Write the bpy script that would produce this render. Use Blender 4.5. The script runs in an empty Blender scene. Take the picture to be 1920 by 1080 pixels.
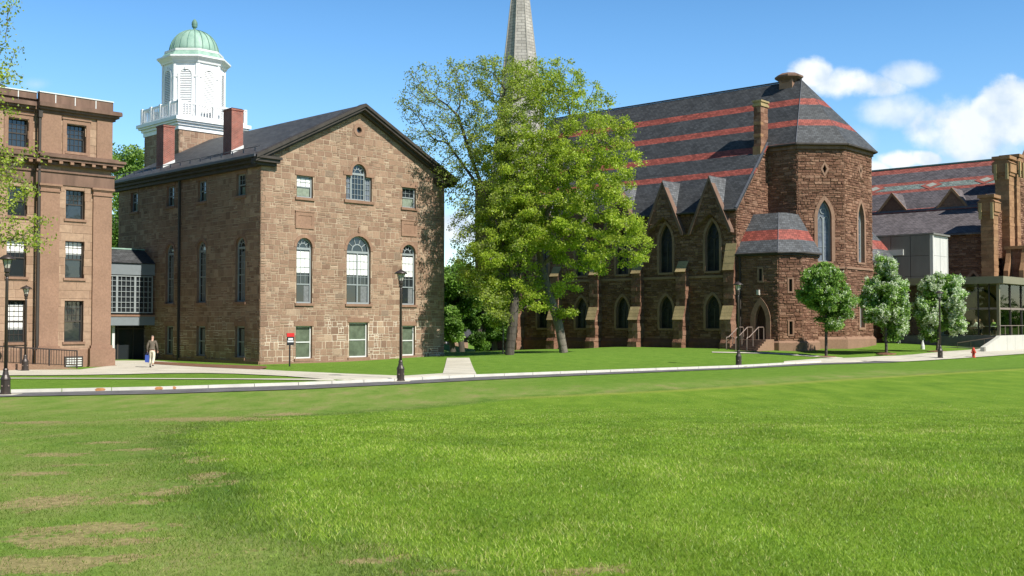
import bpy, bmesh, math, random
import numpy as np
from mathutils import Vector, Matrix
from mathutils.geometry import tessellate_polygon
random.seed(7); RNG = np.random.default_rng(7)
sc = bpy.context.scene
COL = sc.collection
R = math.radians
# ---------------------------------------------------------------- camera, sky, sun, exposure
FPX = 2050.0; TH = math.atan(65/FPX); CH = 2.6
cam = bpy.data.objects.new('camera', bpy.data.cameras.new('camera')); COL.objects.link(cam)
cam.data.sensor_width = 36; cam.data.lens = 36*FPX/1920
cam.data.clip_start = 0.1; cam.data.clip_end = 3000
cam.location = (0, 0, CH); cam.rotation_euler = (math.pi/2+TH, 0, 0)
sc.camera = cam
SUN_AZ = Vector((math.sin(R(132.6)), math.cos(R(132.6)))); SUN_EL = R(45)     # horizontal direction from the scene to the sun
sd = Vector((SUN_AZ.x*math.cos(SUN_EL), SUN_AZ.y*math.cos(SUN_EL), math.sin(SUN_EL)))
sun = bpy.data.objects.new('sun', bpy.data.lights.new('sun', 'SUN')); COL.objects.link(sun)
sun.data.energy = 5.0; sun.data.angle = R(0.53); sun.data.color = (1.0, 0.95, 0.87)
sun.rotation_euler = sd.to_track_quat('Z', 'Y').to_euler()
sc.view_settings.view_transform = 'Standard'; sc.view_settings.look = 'None'
sc.view_settings.exposure = 0.5; sc.view_settings.gamma = 1
W = bpy.data.worlds.new('World'); sc.world = W; W.use_nodes = True
def world_nodes():
    nt = W.node_tree; N = nt.nodes; L = nt.links; N.clear()
    out = N.new('ShaderNodeOutputWorld'); bg = N.new('ShaderNodeBackground')
    sky = N.new('ShaderNodeTexSky'); sky.sky_type = 'NISHITA'; sky.sun_disc = False
    sky.sun_elevation = SUN_EL; sky.sun_rotation = math.atan2(SUN_AZ.x, SUN_AZ.y)
    sky.air_density = 1.0; sky.dust_density = 0.0; sky.ozone_density = 3.0
    bg.inputs['Strength'].default_value = 0.085
    tc = N.new('ShaderNodeTexCoord'); sep = N.new('ShaderNodeSeparateXYZ'); L.new(tc.outputs['Generated'], sep.inputs[0])
    def M(op, a, b=None, c=None, clamp=False):
        n = N.new('ShaderNodeMath'); n.operation = op; n.use_clamp = clamp
        for i, x in enumerate((a, b, c)):
            if x is None: continue
            if isinstance(x, (int, float)): n.inputs[i].default_value = x
            else: L.new(x, n.inputs[i])
        return n.outputs[0]
    yy = M('MAXIMUM', sep.outputs[1], 0.02)
    U = M('DIVIDE', sep.outputs[0], yy); V = M('DIVIDE', sep.outputs[2], yy)
    cb = N.new('ShaderNodeCombineXYZ'); L.new(U, cb.inputs[0]); L.new(V, cb.inputs[1])
    def noise(scale, detail, rough, off):
        n = N.new('ShaderNodeTexNoise'); n.inputs['Scale'].default_value = scale; n.inputs['Detail'].default_value = detail
        n.inputs['Roughness'].default_value = rough
        a = N.new('ShaderNodeVectorMath'); a.operation = 'ADD'; a.inputs[1].default_value = off; L.new(cb.outputs[0], a.inputs[0])
        L.new(a.outputs[0], n.inputs['Vector']); return n.outputs['Fac']
    n1 = noise(17, 7, .58, (3, 1, 0)); n2 = noise(30, 5, .5, (7, 4, 2)); n3 = noise(5, 6, .6, (1, 9, 5))
    # cumulus banks: centre (azimuth slope, elevation slope), half sizes, hardness, flat base
    tot = None
    def uv(px, py): return (px-960)/FPX, (605-py)/FPX
    for (px, py, rx, ry, amp, soft) in [(1600,155,125,40,1.0,.5),(1530,140,56,34,1.0,.45),(1700,138,85,30,.75,.7),(1672,205,100,44,.75,.8),(1910,215,120,72,1.15,.35),(1825,245,140,80,1.0,.6),
                                  (1850,300,190,55,.62,1.1),(1690,300,62,26,1.15,.4),(1735,296,44,20,1.1,.4),(1640,320,60,34,1.1,.4),(1600,262,70,44,.45,1.1),(862,430,60,46,1.0,.6),(200,440,60,60,.9,.7),(60,155,40,16,.28,1.2),(2050,240,160,70,1.1,.5),(1700,360,200,30,.6,1.0)]:
        u0, v0 = uv(px, py)
        a = M('DIVIDE', M('SUBTRACT', U, u0), rx/FPX); b = M('DIVIDE', M('SUBTRACT', V, v0), ry/FPX)
        r = M('SQRT', M('ADD', M('MULTIPLY', a, a), M('MULTIPLY', b, b)))
        d = M('SUBTRACT', 1.0, r)
        d = M('ADD', d, M('MULTIPLY', M('SUBTRACT', n1, .5), 1.7))
        m = N.new('ShaderNodeMapRange'); m.interpolation_type = 'SMOOTHSTEP'; L.new(d, m.inputs[0])
        m.inputs[1].default_value = 0.0; m.inputs[2].default_value = soft; m.inputs[3].default_value = 0; m.inputs[4].default_value = min(amp, 1.0)
        tot = m.outputs[0] if tot is None else M('MAXIMUM', tot, m.outputs[0])
    tot = M('MULTIPLY', tot, M('GREATER_THAN', sep.outputs[1], 0.02))
    hi = N.new('ShaderNodeMapRange'); L.new(n2, hi.inputs[0]); hi.inputs[1].default_value = .3; hi.inputs[2].default_value = .55
    hi.inputs[3].default_value = 0.0; hi.inputs[4].default_value = 1.0
    cc = N.new('ShaderNodeMix'); cc.data_type = 'RGBA'; L.new(M('MULTIPLY', hi.outputs[0], M('ADD', M('MULTIPLY', n3, .8), .35), clamp=True), cc.inputs[0])
    cc.inputs[6].default_value = (5.4, 6.6, 7.9, 1); cc.inputs[7].default_value = (9.0, 9.3, 9.6, 1)
    # deepen the clear-air blue a little
    hs = N.new('ShaderNodeHueSaturation'); hs.inputs['Saturation'].default_value = 1.25; hs.inputs['Value'].default_value = 1.0
    L.new(sky.outputs[0], hs.inputs['Color'])
    el = N.new('ShaderNodeMapRange'); el.interpolation_type = 'SMOOTHSTEP'; L.new(sep.outputs[2], el.inputs[0])
    for i_, v_ in enumerate((0.22, 0.62, 1.55, 0.5)): el.inputs[i_+1].default_value = v_
    sc2 = N.new('ShaderNodeVectorMath'); sc2.operation = 'SCALE'; L.new(hs.outputs[0], sc2.inputs[0]); L.new(el.outputs[0], sc2.inputs['Scale'])
    gm = N.new('ShaderNodeMix'); gm.data_type = 'RGBA'; L.new(tot, gm.inputs[0]); L.new(sc2.outputs[0], gm.inputs[6]); L.new(cc.outputs[2], gm.inputs[7])
    L.new(gm.outputs[2], bg.inputs['Color']); L.new(bg.outputs[0], out.inputs[0])
world_nodes()
# ---------------------------------------------------------------- pixel / ground helpers (the place is measured in metres, camera over the origin)
def smooth(a, b, x):
    t = np.clip((np.asarray(x, float)-a)/(b-a), 0, 1); return t*t*(3-2*t)
def G(x, y):
    x = np.asarray(x, float); y = np.asarray(y, float)
    h = 0.9*(1-smooth(9, 36, y))*(1-0.5*smooth(20, 60, np.abs(x)))
    s = 56+0.75*np.clip(x, 0, 22)
    rise = 0.45*smooth(0, 1, (y-s)/(18-10*smooth(22, 30, x)))*smooth(-9, 4, x)
    h = h+rise
    h = h+0.12*smooth(66, 74, y)*smooth(-13, -7, x)*(1-smooth(-7, 0, x))
    h = h-0.85*smooth(84, 104, y)*(1-smooth(2, 10, x))*smooth(-9, -4, x)
    h = h+0.5*smooth(24, 34, x)*smooth(86, 96, y)
    return h
def ray(px, py):
    a = (px-960)/FPX; b = (540-py)/FPX
    return Vector((a, math.cos(TH)-b*math.sin(TH), math.sin(TH)+b*math.cos(TH)))
def gnd(px, py):
    d = ray(px, py); z = 0.0
    for _ in range(30):
        t = (z-CH)/d.z; z = 0.5*z+0.5*float(G(d.x*t, d.y*t))
    t = (z-CH)/d.z; return Vector((d.x*t, d.y*t, float(G(d.x*t, d.y*t))))
def at(px, py, Y):
    d = ray(px, py); t = Y/d.y; return Vector((d.x*t, Y, CH+d.z*t))
class F:
    """vertical plane frame: s along d (to the right seen from outside), w outwards, z up"""
    def __init__(s, o, d):
        l = math.hypot(d[0], d[1]); s.o = (o[0], o[1]); s.d = (d[0]/l, d[1]/l); s.n = (s.d[1], -s.d[0])
    def P(s, a, w, z): return (s.o[0]+s.d[0]*a+s.n[0]*w, s.o[1]+s.d[1]*a+s.n[1]*w, z)
    def pix(s, px, py, w=0):
        r = ray(px, py); ox = s.o[0]+s.n[0]*w; oy = s.o[1]+s.n[1]*w
        t = (ox*s.n[0]+oy*s.n[1])/(r.x*s.n[0]+r.y*s.n[1])
        return (r.x*t-ox)*s.d[0]+(r.y*t-oy)*s.d[1], CH+r.z*t
    def off(s, a, w=0): 
        p = s.P(a, w, 0); return F(p, s.d)
    def turn(s, a, w=0):      # frame of the wall that continues round the right-hand corner
        return F(s.P(a, w, 0), (-s.n[0], -s.n[1]))
# ---------------------------------------------------------------- materials
MATS = {}
def newmat(name):
    m = bpy.data.materials.new(name); m.use_nodes = True; nt = m.node_tree; b = nt.nodes['Principled BSDF']
    MATS[name] = m; return m, nt, b
def setspec(b, v): b.inputs['Specular IOR Level'].default_value = v
def coords(nt, kind='Object', scale=(1,1,1)):
    t = nt.nodes.new('ShaderNodeTexCoord'); mp = nt.nodes.new('ShaderNodeMapping'); mp.inputs['Scale'].default_value = scale
    nt.links.new(t.outputs[kind], mp.inputs[0]); return mp.outputs[0]
def noise(nt, vec, scale, detail=5, rough=.6):
    n = nt.nodes.new('ShaderNodeTexNoise'); n.inputs['Scale'].default_value = scale; n.inputs['Detail'].default_value = detail
    n.inputs['Roughness'].default_value = rough
    if vec is not None: nt.links.new(vec, n.inputs['Vector'])
    return n.outputs['Fac']
def ramp(nt, fac, stops):
    r = nt.nodes.new('ShaderNodeValToRGB'); e = r.color_ramp.elements
    while len(e) < len(stops): e.new(0.5)
    for el, (p, c) in zip(e, stops): el.position = p; el.color = (c[0], c[1], c[2], 1)
    nt.links.new(fac, r.inputs[0]); return r.outputs[0]
def mrange(nt, fac, a, b, c, d, sm=False):
    m = nt.nodes.new('ShaderNodeMapRange'); nt.links.new(fac, m.inputs[0])
    if sm: m.interpolation_type = 'SMOOTHSTEP'
    for i, v in enumerate((a, b, c, d)): m.inputs[i+1].default_value = v
    return m.outputs[0]
def mul(nt, col, fac):
    m = nt.nodes.new('ShaderNodeVectorMath'); m.operation = 'SCALE'; nt.links.new(col, m.inputs[0]); nt.links.new(fac, m.inputs['Scale']); return m.outputs[0]
def mixc(nt, fac, a, b):
    m = nt.nodes.new('ShaderNodeMix'); m.data_type = 'RGBA'
    if isinstance(fac, float): m.inputs[0].default_value = fac
    else: nt.links.new(fac, m.inputs[0])
    for i, c in ((6, a), (7, b)):
        if isinstance(c, tuple): m.inputs[i].default_value = (c[0], c[1], c[2], 1)
        else: nt.links.new(c, m.inputs[i])
    return m.outputs[2]
def mth(nt, op, a, b=0.0):
    n = nt.nodes.new('ShaderNodeMath'); n.operation = op
    for i, x in enumerate((a, b)):
        if isinstance(x, (int, float)): n.inputs[i].default_value = x
        else: nt.links.new(x, n.inputs[i])
    return n.outputs[0]
def attr(nt, name):
    a = nt.nodes.new('ShaderNodeAttribute'); a.attribute_name = name; return a.outputs['Fac']
def bump(nt, b, h, strength, dist=0.02):
    n = nt.nodes.new('ShaderNodeBump'); n.inputs['Strength'].default_value = strength; n.inputs['Distance'].default_value = dist
    nt.links.new(h, n.inputs['Height']); nt.links.new(n.outputs[0], b.inputs['Normal'])
def stone(name, stops, stain=(.78, 1.15), nscale=.35, fine=9, bs=.6, bd=.03, rough=.9):
    m, nt, b = newmat(name); v = coords(nt)
    c = ramp(nt, attr(nt, 'rnd'), stops)
    c = mul(nt, c, mrange(nt, noise(nt, v, nscale, 6, .65), .3, .7, *stain))
    c = mul(nt, c, mrange(nt, noise(nt, v, fine, 6, .7), .25, .75, .78, 1.2))
    nt.links.new(c, b.inputs['Base Color']); b.inputs['Roughness'].default_value = rough; setspec(b, .25)
    bump(nt, b, noise(nt, v, fine*.8, 8, .7), bs, bd); return m
def plain(name, col, rough=.7, metal=0, var=.1, nscale=3, spec=.3, bs=0, streak=False):
    m, nt, b = newmat(name)
    v = coords(nt, 'Object', (1, 1, .25) if streak else (1, 1, 1))
    c = mixc(nt, mrange(nt, noise(nt, v, nscale, 5, .6), .3, .7, 0, 1), tuple(x*(1-var) for x in col), tuple(min(1, x*(1+var)) for x in col))
    nt.links.new(c, b.inputs['Base Color']); b.inputs['Roughness'].default_value = rough; b.inputs['Metallic'].default_value = metal; setspec(b, spec)
    if bs: bump(nt, b, noise(nt, v, nscale*4, 6, .7), bs, .02)
    return m
stone('rubble_brownstone', [(0, (0.210,0.131,0.089)), (.18, (0.248,0.157,0.106)), (.5, (0.281,0.181,0.122)), (.82, (0.319,0.211,0.143)), (.94, (0.395,0.284,0.197)), (1, (0.223,0.159,0.113))], stain=(.84, 1.12))
def mortarmat():
    m, nt, b = newmat('mortar'); v = coords(nt); sp = nt.nodes.new('ShaderNodeSeparateXYZ'); nt.links.new(v, sp.inputs[0])
    c = mixc(nt, mrange(nt, noise(nt, v, 1.3, 5, .6), .3, .7, 0, 1), (.28,.20,.13), (.50,.40,.29))
    low = mth(nt, 'MULTIPLY', mrange(nt, sp.outputs[2], 3.4, 2.2, 0, 1, True), mrange(nt, noise(nt, v, .55, 4, .6), .44, .56, 0, 1))
    c = mixc(nt, low, c, (.66,.58,.46)); nt.links.new(c, b.inputs['Base Color']); b.inputs['Roughness'].default_value = .95
mortarmat()
plain('dark_mortar', (.17,.105,.07), .95, var=.2, nscale=2)
stone('rock_faced_brownstone', [(0, (0.144,0.069,0.043)), (.35, (0.194,0.099,0.062)), (.7, (0.239,0.128,0.081)), (1, (0.297,0.172,0.114))], fine=5, bs=1.0, bd=.12)
stone('dressed_brownstone', [(0, (0.246,0.147,0.098)), (1, (0.290,0.178,0.120))], stain=(.85, 1.1), nscale=.8, bs=.25)
stone('ashlar_brownstone', [(0, (0.290,0.184,0.122)), (.5, (0.343,0.230,0.155)), (1, (0.378,0.257,0.174))], stain=(.86, 1.08), nscale=.5, fine=5, bs=.2)
plain('ashlar_joint', (.40,.28,.20), .9)
stone('weathered_cap_stone', [(0, (.30,.23,.11)), (1, (.38,.29,.15))], nscale=1.2, bs=.4)
stone('ochre_stone', [(0, (.24,.13,.068)), (1, (.33,.19,.10))], nscale=1.2, bs=.5, bd=.05)
plain('dark_trim', (.05,.042,.035), .65, var=.3, nscale=2, streak=True)
plain('brown_cornice', (.16,.098,.07), .8, var=.3, nscale=2, streak=True)
plain('grey_frame', (.27,.30,.30), .5, var=.08)
plain('white_frame', (.62,.63,.60), .5, var=.05)
plain('white_paint', (.80,.80,.79), .45, var=.04, nscale=2)
plain('blind', (.78,.78,.74), .8, var=.05)
plain('curtain', (.16,.17,.17), .9, var=.25, nscale=8)
plain('pale_curtain', (.21,.25,.19), .9, var=.25, nscale=5)
plain('copper_dark', (.13,.24,.19), .6, var=.2, nscale=2, streak=True)
plain('bronze_paint', (.052,.040,.034), .42, .25, var=.15, spec=.5)
plain('black_paint', (.02,.02,.022), .5)
plain('red_paint', (.55,.03,.03), .4)
plain('lead', (.10,.105,.12), .5, var=.2)
plain('concrete', (.53,.495,.40), .9, var=.13, nscale=1.2, bs=.15)
plain('granite_kerb', (.57,.55,.49), .85, var=.12, nscale=1.5, bs=.1)
plain('rust_stain', (.42,.20,.08), .9, var=.3, nscale=6)
plain('steel_rail', (.24,.18,.15), .5, .1, var=.1, spec=.5)
plain('lamp_glass', (.50,.48,.42), .25, spec=.6)
plain('soil', (.17,.085,.05), .95, var=.3, nscale=3, bs=.5)
plain('skin', (.50,.30,.22), .6); plain('sweater', (.12,.10,.075), .9, var=.15, nscale=12); plain('khaki', (.62,.56,.42), .85, var=.1, nscale=8)
plain('shoe', (.04,.035,.03), .6); plain('grey_hair', (.20,.17,.15), .8); plain('blue_cloth', (.04,.08,.32), .8); plain('white_cloth', (.75,.76,.76), .8); plain('dark_cloth', (.05,.05,.07), .85); plain('green_cloth', (.30,.42,.12), .85)
plain('wood_door', (.055,.022,.014), .6, var=.2, streak=True)
plain('shade_grey_concrete', (.17,.168,.15), .8, var=.12, nscale=1.2, streak=True)  # grey darkened to hold the shade of the block's left face
plain('pavilion_metal', (.23,.205,.135), .55, .2, var=.1); plain('tan_stone', (.26,.19,.10), .85, var=.25, nscale=.9)
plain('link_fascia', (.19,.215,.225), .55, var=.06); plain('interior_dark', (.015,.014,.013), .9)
def asphalt():
    m, nt, b = newmat('asphalt'); v = coords(nt)
    c = mixc(nt, mrange(nt, noise(nt, v, 1.2, 8, .7), .35, .65, 0, 1), (.075,.073,.075), (.15,.145,.145)); nt.links.new(c, b.inputs['Base Color']); b.inputs['Roughness'].default_value = .9
    bump(nt, b, noise(nt, v, 40, 4, .7), .4, .01)
asphalt()
def glass(name, col, rough=.04, wav=.06, spec=.8, var=0):
    m, nt, b = newmat(name); v = coords(nt)
    if var:
        c = mixc(nt, mrange(nt, noise(nt, v, 2.2, 4, .6), .35, .65, 0, 1), tuple(x*(1-var) for x in col), tuple(x*(1+var) for x in col)); nt.links.new(c, b.inputs['Base Color'])
    else: b.inputs['Base Color'].default_value = (*col, 1)
    b.inputs['Roughness'].default_value = rough; setspec(b, spec)
    bump(nt, b, noise(nt, v, 1.6, 2, .5), wav, .05); return m
glass('window_glass', (.022,.027,.03)); glass('dull_glass', (.10,.125,.085), .12, var=.25, spec=.4)
glass('leaded_glass', (.13,.15,.18), .35, .3, spec=.5, var=.35); glass('shaded_leaded_glass', (.02,.022,.024), .3, .3, spec=.35, var=.5)  # leaded glass; the dark copy carries the shade of the side walls
def clear_glass():
    m, nt, b = newmat('clear_glass'); N = nt.nodes
    tr = N.new('ShaderNodeBsdfTransparent'); tr.inputs[0].default_value = (.86,.90,.82,1)
    gl = N.new('ShaderNodeBsdfGlossy'); gl.inputs['Roughness'].default_value = .02
    fr = N.new('ShaderNodeFresnel'); fr.inputs[0].default_value = 1.38
    mx = N.new('ShaderNodeMixShader'); nt.links.new(fr.outputs[0], mx.inputs[0]); nt.links.new(tr.outputs[0], mx.inputs[1]); nt.links.new(gl.outputs[0], mx.inputs[2])
    nt.links.new(mx.outputs[0], N['Material Output'].inputs[0])
clear_glass()
def brickmat():
    m, nt, b = newmat('red_brick'); v = coords(nt, 'UV'); br = nt.nodes.new('ShaderNodeTexBrick'); nt.links.new(v, br.inputs['Vector'])
    br.inputs['Color1'].default_value = (.30,.07,.045,1); br.inputs['Color2'].default_value = (.20,.05,.035,1); br.inputs['Mortar'].default_value = (.33,.24,.19,1)
    br.inputs['Scale'].default_value = 1; br.inputs['Brick Width'].default_value = .22; br.inputs['Row Height'].default_value = .075; br.inputs['Mortar Size'].default_value = .009
    c = mul(nt, br.outputs[0], mrange(nt, noise(nt, coords(nt), 1.5, 5, .6), .3, .7, .75, 1.2)); nt.links.new(c, b.inputs['Base Color']); b.inputs['Roughness'].default_value = .9
brickmat()
def coppermat():
    m, nt, b = newmat('copper_patina'); v = coords(nt, 'Object', (1, 1, .3)); n = noise(nt, v, 2.0, 6, .65)
    c = ramp(nt, n, [(.25, (.15,.27,.21)), (.5, (.25,.39,.31)), (.75, (.34,.48,.39))]); nt.links.new(c, b.inputs['Base Color']); b.inputs['Roughness'].default_value = .6
coppermat()
def slate(name, col, bands=(), bandcol=(.26,.068,.05), var=.32, green=None, row=.21):
    """bands: (z low, z high) in the thing's own height"""
    m, nt, b = newmat(name); v = coords(nt, 'UV'); br = nt.nodes.new('ShaderNodeTexBrick'); nt.links.new(v, br.inputs['Vector'])
    br.inputs['Color1'].default_value = (1-var, 1-var, 1-var, 1); br.inputs['Color2'].default_value = (1+var, 1+var, 1+var, 1); br.inputs['Mortar'].default_value = (.30,.30,.30,1)
    br.inputs['Scale'].default_value = 1; br.inputs['Brick Width'].default_value = .34; br.inputs['Row Height'].default_value = row; br.inputs['Mortar Size'].default_value = .018; br.inputs['Mortar Smooth'].default_value = .4
    t = nt.nodes.new('ShaderNodeTexCoord'); sp = nt.nodes.new('ShaderNodeSeparateXYZ'); nt.links.new(t.outputs['Object'], sp.inputs[0])
    z = mth(nt, 'ADD', sp.outputs[2], mth(nt, 'MULTIPLY', mth(nt, 'SUBTRACT', noise(nt, v, 1.2, 3, .6), .5), .05))
    msk = None
    for (a, c_) in bands:
        k = mth(nt, 'MULTIPLY', mth(nt, 'GREATER_THAN', z, a), mth(nt, 'LESS_THAN', z, c_))
        msk = k if msk is None else mth(nt, 'MAXIMUM', msk, k)
    base = mixc(nt, mrange(nt, noise(nt, v, .6, 5, .65), .35, .65, 0, 1), tuple(x*.85 for x in col), tuple(x*1.15 for x in col))
    c = mixc(nt, msk, base, bandcol) if msk is not None else base
    if green:
        k = mth(nt, 'MULTIPLY', mth(nt, 'GREATER_THAN', z, green[0]), mth(nt, 'LESS_THAN', z, green[1]))
        gcol = mixc(nt, mrange(nt, noise(nt, v, 9, 3, .6), .4, .6, 0, 1), (.12,.16,.15), (.24,.28,.25))
        c = mixc(nt, k, c, gcol)
    mu = nt.nodes.new('ShaderNodeMix'); mu.data_type = 'RGBA'; mu.blend_type = 'MULTIPLY'; mu.inputs[0].default_value = 1; mu.clamp_result = False
    nt.links.new(c, mu.inputs[6]); nt.links.new(br.outputs[0], mu.inputs[7])
    nt.links.new(mu.outputs[2], b.inputs['Base Color']); b.inputs['Roughness'].default_value = .62; setspec(b, .35)
    bump(nt, b, br.outputs['Fac'], -.35, .02); return m
slate('grey_slate', (.062,.064,.066))
slate('mauve_slate', (.125,.11,.113))
def foliage(name, stops, trans=.35, dark=(.75, 1.2), ns=.5):
    m, nt, b = newmat(name); N = nt.nodes; v = coords(nt)
    c = ramp(nt, attr(nt, 'rnd'), stops); c = mul(nt, c, mrange(nt, noise(nt, v, ns, 3, .5), .35, .65, *dark))
    d = N.new('ShaderNodeBsdfDiffuse'); t = N.new('ShaderNodeBsdfTranslucent'); g = N.new('ShaderNodeBsdfGlossy'); g.inputs['Roughness'].default_value = .5; g.inputs[0].default_value = (.5,.5,.5,1)
    nt.links.new(c, d.inputs[0]); nt.links.new(c, t.inputs[0])
    m1 = N.new('ShaderNodeMixShader'); m1.inputs[0].default_value = trans; nt.links.new(d.outputs[0], m1.inputs[1]); nt.links.new(t.outputs[0], m1.inputs[2])
    m2 = N.new('ShaderNodeMixShader'); m2.inputs[0].default_value = .04; nt.links.new(m1.outputs[0], m2.inputs[1]); nt.links.new(g.outputs[0], m2.inputs[2])
    nt.links.new(m2.outputs[0], N['Material Output'].inputs[0]); return m
foliage('spring_leaf', [(0, (.20,.29,.026)), (.5, (.38,.50,.04)), (1, (.58,.68,.09))], .55)
foliage('olive_leaf', [(0, (.16,.21,.05)), (.5, (.30,.37,.08)), (1, (.44,.51,.13))], .5)
foliage('deep_leaf', [(0, (.04,.09,.015)), (.5, (.10,.21,.026)), (1, (.22,.38,.045))], .42)
foliage('small_tree_leaf', [(0, (.10,.20,.03)), (.5, (.20,.36,.055)), (1, (.35,.52,.11))], .45)
foliage('blossom', [(0, (.50,.62,.34)), (1, (.88,.92,.74))], .35)
foliage('worn_blade', [(0, (.14,.23,.03)), (.4, (.24,.35,.05)), (.75, (.36,.41,.10)), (1, (.60,.50,.26))], .4, (.8, 1.2), .8)
foliage('grass_blade', [(0, (.12,.20,.025)), (.35, (.20,.33,.028)), (.7, (.32,.47,.04)), (1, (.62,.58,.24))], .45, (.8, 1.2), .8)
def bark(name, c0, c1):
    m, nt, b = newmat(name); v = coords(nt, 'Object', (1, 1, .2)); n = noise(nt, v, 9, 6, .7)
    c = ramp(nt, n, [(.3, c0), (.7, c1)]); nt.links.new(c, b.inputs['Base Color']); b.inputs['Roughness'].default_value = .9; bump(nt, b, n, .8, .04)
bark('grey_bark', (.07,.06,.045), (.22,.19,.15)); bark('dark_bark', (.035,.03,.024), (.11,.09,.07))
# ---------------------------------------------------------------- objects
def tag(o, label=None, cat=None, group=None, kind=None):
    if label: o['label'] = label
    if cat: o['category'] = cat
    if group: o['group'] = group
    if kind: o['kind'] = kind
    return o
def thing(name, loc, label, cat, group=None):
    o = bpy.data.objects.new(name, None); COL.objects.link(o); o.location = loc; o.empty_display_size = .5
    return tag(o, label, cat, group)
def wloc(o):
    l = Vector((0, 0, 0))
    while o is not None: l += o.location; o = o.parent
    return l
class MB:
    def __init__(s): s.v = []; s.f = []; s.m = []; s.r = []
    def add(s, vs, fs, mat=0, rnd=None):
        b = len(s.v); s.v.extend(vs); rr = random.random() if rnd is None else rnd
        for f in fs: s.f.append([b+i for i in f]); s.m.append(mat); s.r.append(rr)
    def box(s, fr, s0, s1, w0, w1, z0, z1, mat=0, rnd=None):
        P = fr.P; vs = [P(a, w, z) for z in (z0, z1) for (a, w) in ((s0, w1), (s1, w1), (s1, w0), (s0, w0))]
        s.add(vs, [(0,1,5,4), (1,2,6,5), (2,3,7,6), (3,0,4,7), (4,5,6,7), (3,2,1,0)], mat, rnd)
    def prism(s, fr, poly, w0, w1, mat=0, rnd=None, cap=True):
        n = len(poly); vs = [fr.P(a, w1, z) for a, z in poly]+[fr.P(a, w0, z) for a, z in poly]
        fs = [(i, i+n, (i+1) % n+n, (i+1) % n) for i in range(n)]
        if cap: fs += [tuple(range(n)), tuple(range(2*n-1, n-1, -1))]
        s.add(vs, fs, mat, rnd)
    def ring(s, fr, outer, inner, w0, w1, mat=0, rnd=None, closed=True):
        n = len(outer); vs = [fr.P(a, w1, z) for a, z in outer]+[fr.P(a, w1, z) for a, z in inner]+[fr.P(a, w0, z) for a, z in outer]+[fr.P(a, w0, z) for a, z in inner]
        fs = []
        for i in range(n if closed else n-1):
            j = (i+1) % n
            fs += [(i, j, n+j, n+i), (2*n+j, 2*n+i, 3*n+i, 3*n+j), (2*n+i, 2*n+j, j, i), (n+i, n+j, 3*n+j, 3*n+i)]
        if not closed: fs += [(0, n, 3*n, 2*n), (n-1, 3*n-1, 4*n-1, 2*n-1)]
        s.add(vs, fs, mat, rnd)
    def poly(s, pts, mat=0, rnd=None): s.add([tuple(p) for p in pts], [tuple(range(len(pts)))], mat, rnd)
    def slab(s, pts, t, mat=0, mat_under=None, rnd=None):
        """pts counter-clockwise from above; thickness downwards"""
        n = len(pts); top = [tuple(p) for p in pts]; bot = [(p[0], p[1], p[2]-t) for p in pts]; mu_ = mat if mat_under is None else mat_under
        s.add(top, [tuple(range(n))], mat, rnd)
        s.add(bot, [tuple(range(n-1, -1, -1))], mu_, rnd)
        s.add(top+bot, [(i, i+n, (i+1) % n+n, (i+1) % n) for i in range(n)], mu_, rnd)
    def holes(s, fr, outer, holes, w, mat=0, rnd=0.5):
        loops = [[Vector((a, z, 0)) for a, z in outer]]+[[Vector((a, z, 0)) for a, z in h] for h in holes]
        flat = [p for l in loops for p in l]; tris = tessellate_polygon(loops)
        vs = [fr.P(p.x, w, p.y) for p in flat]; out = []
        for t in tris:
            a, b, c = (flat[i] for i in t)
            ar = (b.x-a.x)*(c.y-a.y)-(b.y-a.y)*(c.x-a.x)
            if abs(ar) < 1e-9: continue
            out.append(t if ar > 0 else (t[0], t[2], t[1]))
        s.add(vs, out, mat, rnd)
    def tube(s, pts, rad, n=8, mat=0, rnd=None, cap=True):
        pts = [Vector(p) for p in pts]; k = len(pts); rad = rad if isinstance(rad, (list, tuple)) else [rad]*k; vs = []; ref = None
        for i, p in enumerate(pts):
            t = (pts[min(i+1, k-1)]-pts[max(i-1, 0)]).normalized()
            if ref is None: ref = Vector((1, 0, 0)) if abs(t.x) < .9 else Vector((0, 1, 0))
            a = t.cross(ref).normalized(); b = t.cross(a).normalized(); ref = -b if False else ref
            for j in range(n):
                an = 2*math.pi*j/n; q = p+(a*math.cos(an)+b*math.sin(an))*rad[i]; vs.append(tuple(q))
        fs = [(i*n+j, i*n+(j+1) % n, (i+1)*n+(j+1) % n, (i+1)*n+j) for i in range(k-1) for j in range(n)]
        if cap: fs += [tuple(range(n-1, -1, -1)), tuple(range((k-1)*n, k*n))]
        s.add(vs, fs, mat, rnd)
    def lathe(s, c, prof, n=16, mat=0, rnd=None, rot=0):
        """prof: (radius, z) from bottom to top"""
        vs = []
        for r_, z in prof:
            for j in range(n):
                an = rot+2*math.pi*j/n; vs.append((c[0]+r_*math.cos(an), c[1]+r_*math.sin(an), c[2]+z))
        k = len(prof); fs = [(i*n+j, i*n+(j+1) % n, (i+1)*n+(j+1) % n, (i+1)*n+j) for i in range(k-1) for j in range(n)]
        fs += [tuple(range(n-1, -1, -1)), tuple(range((k-1)*n, k*n))]
        s.add(vs, fs, mat, rnd)
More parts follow.
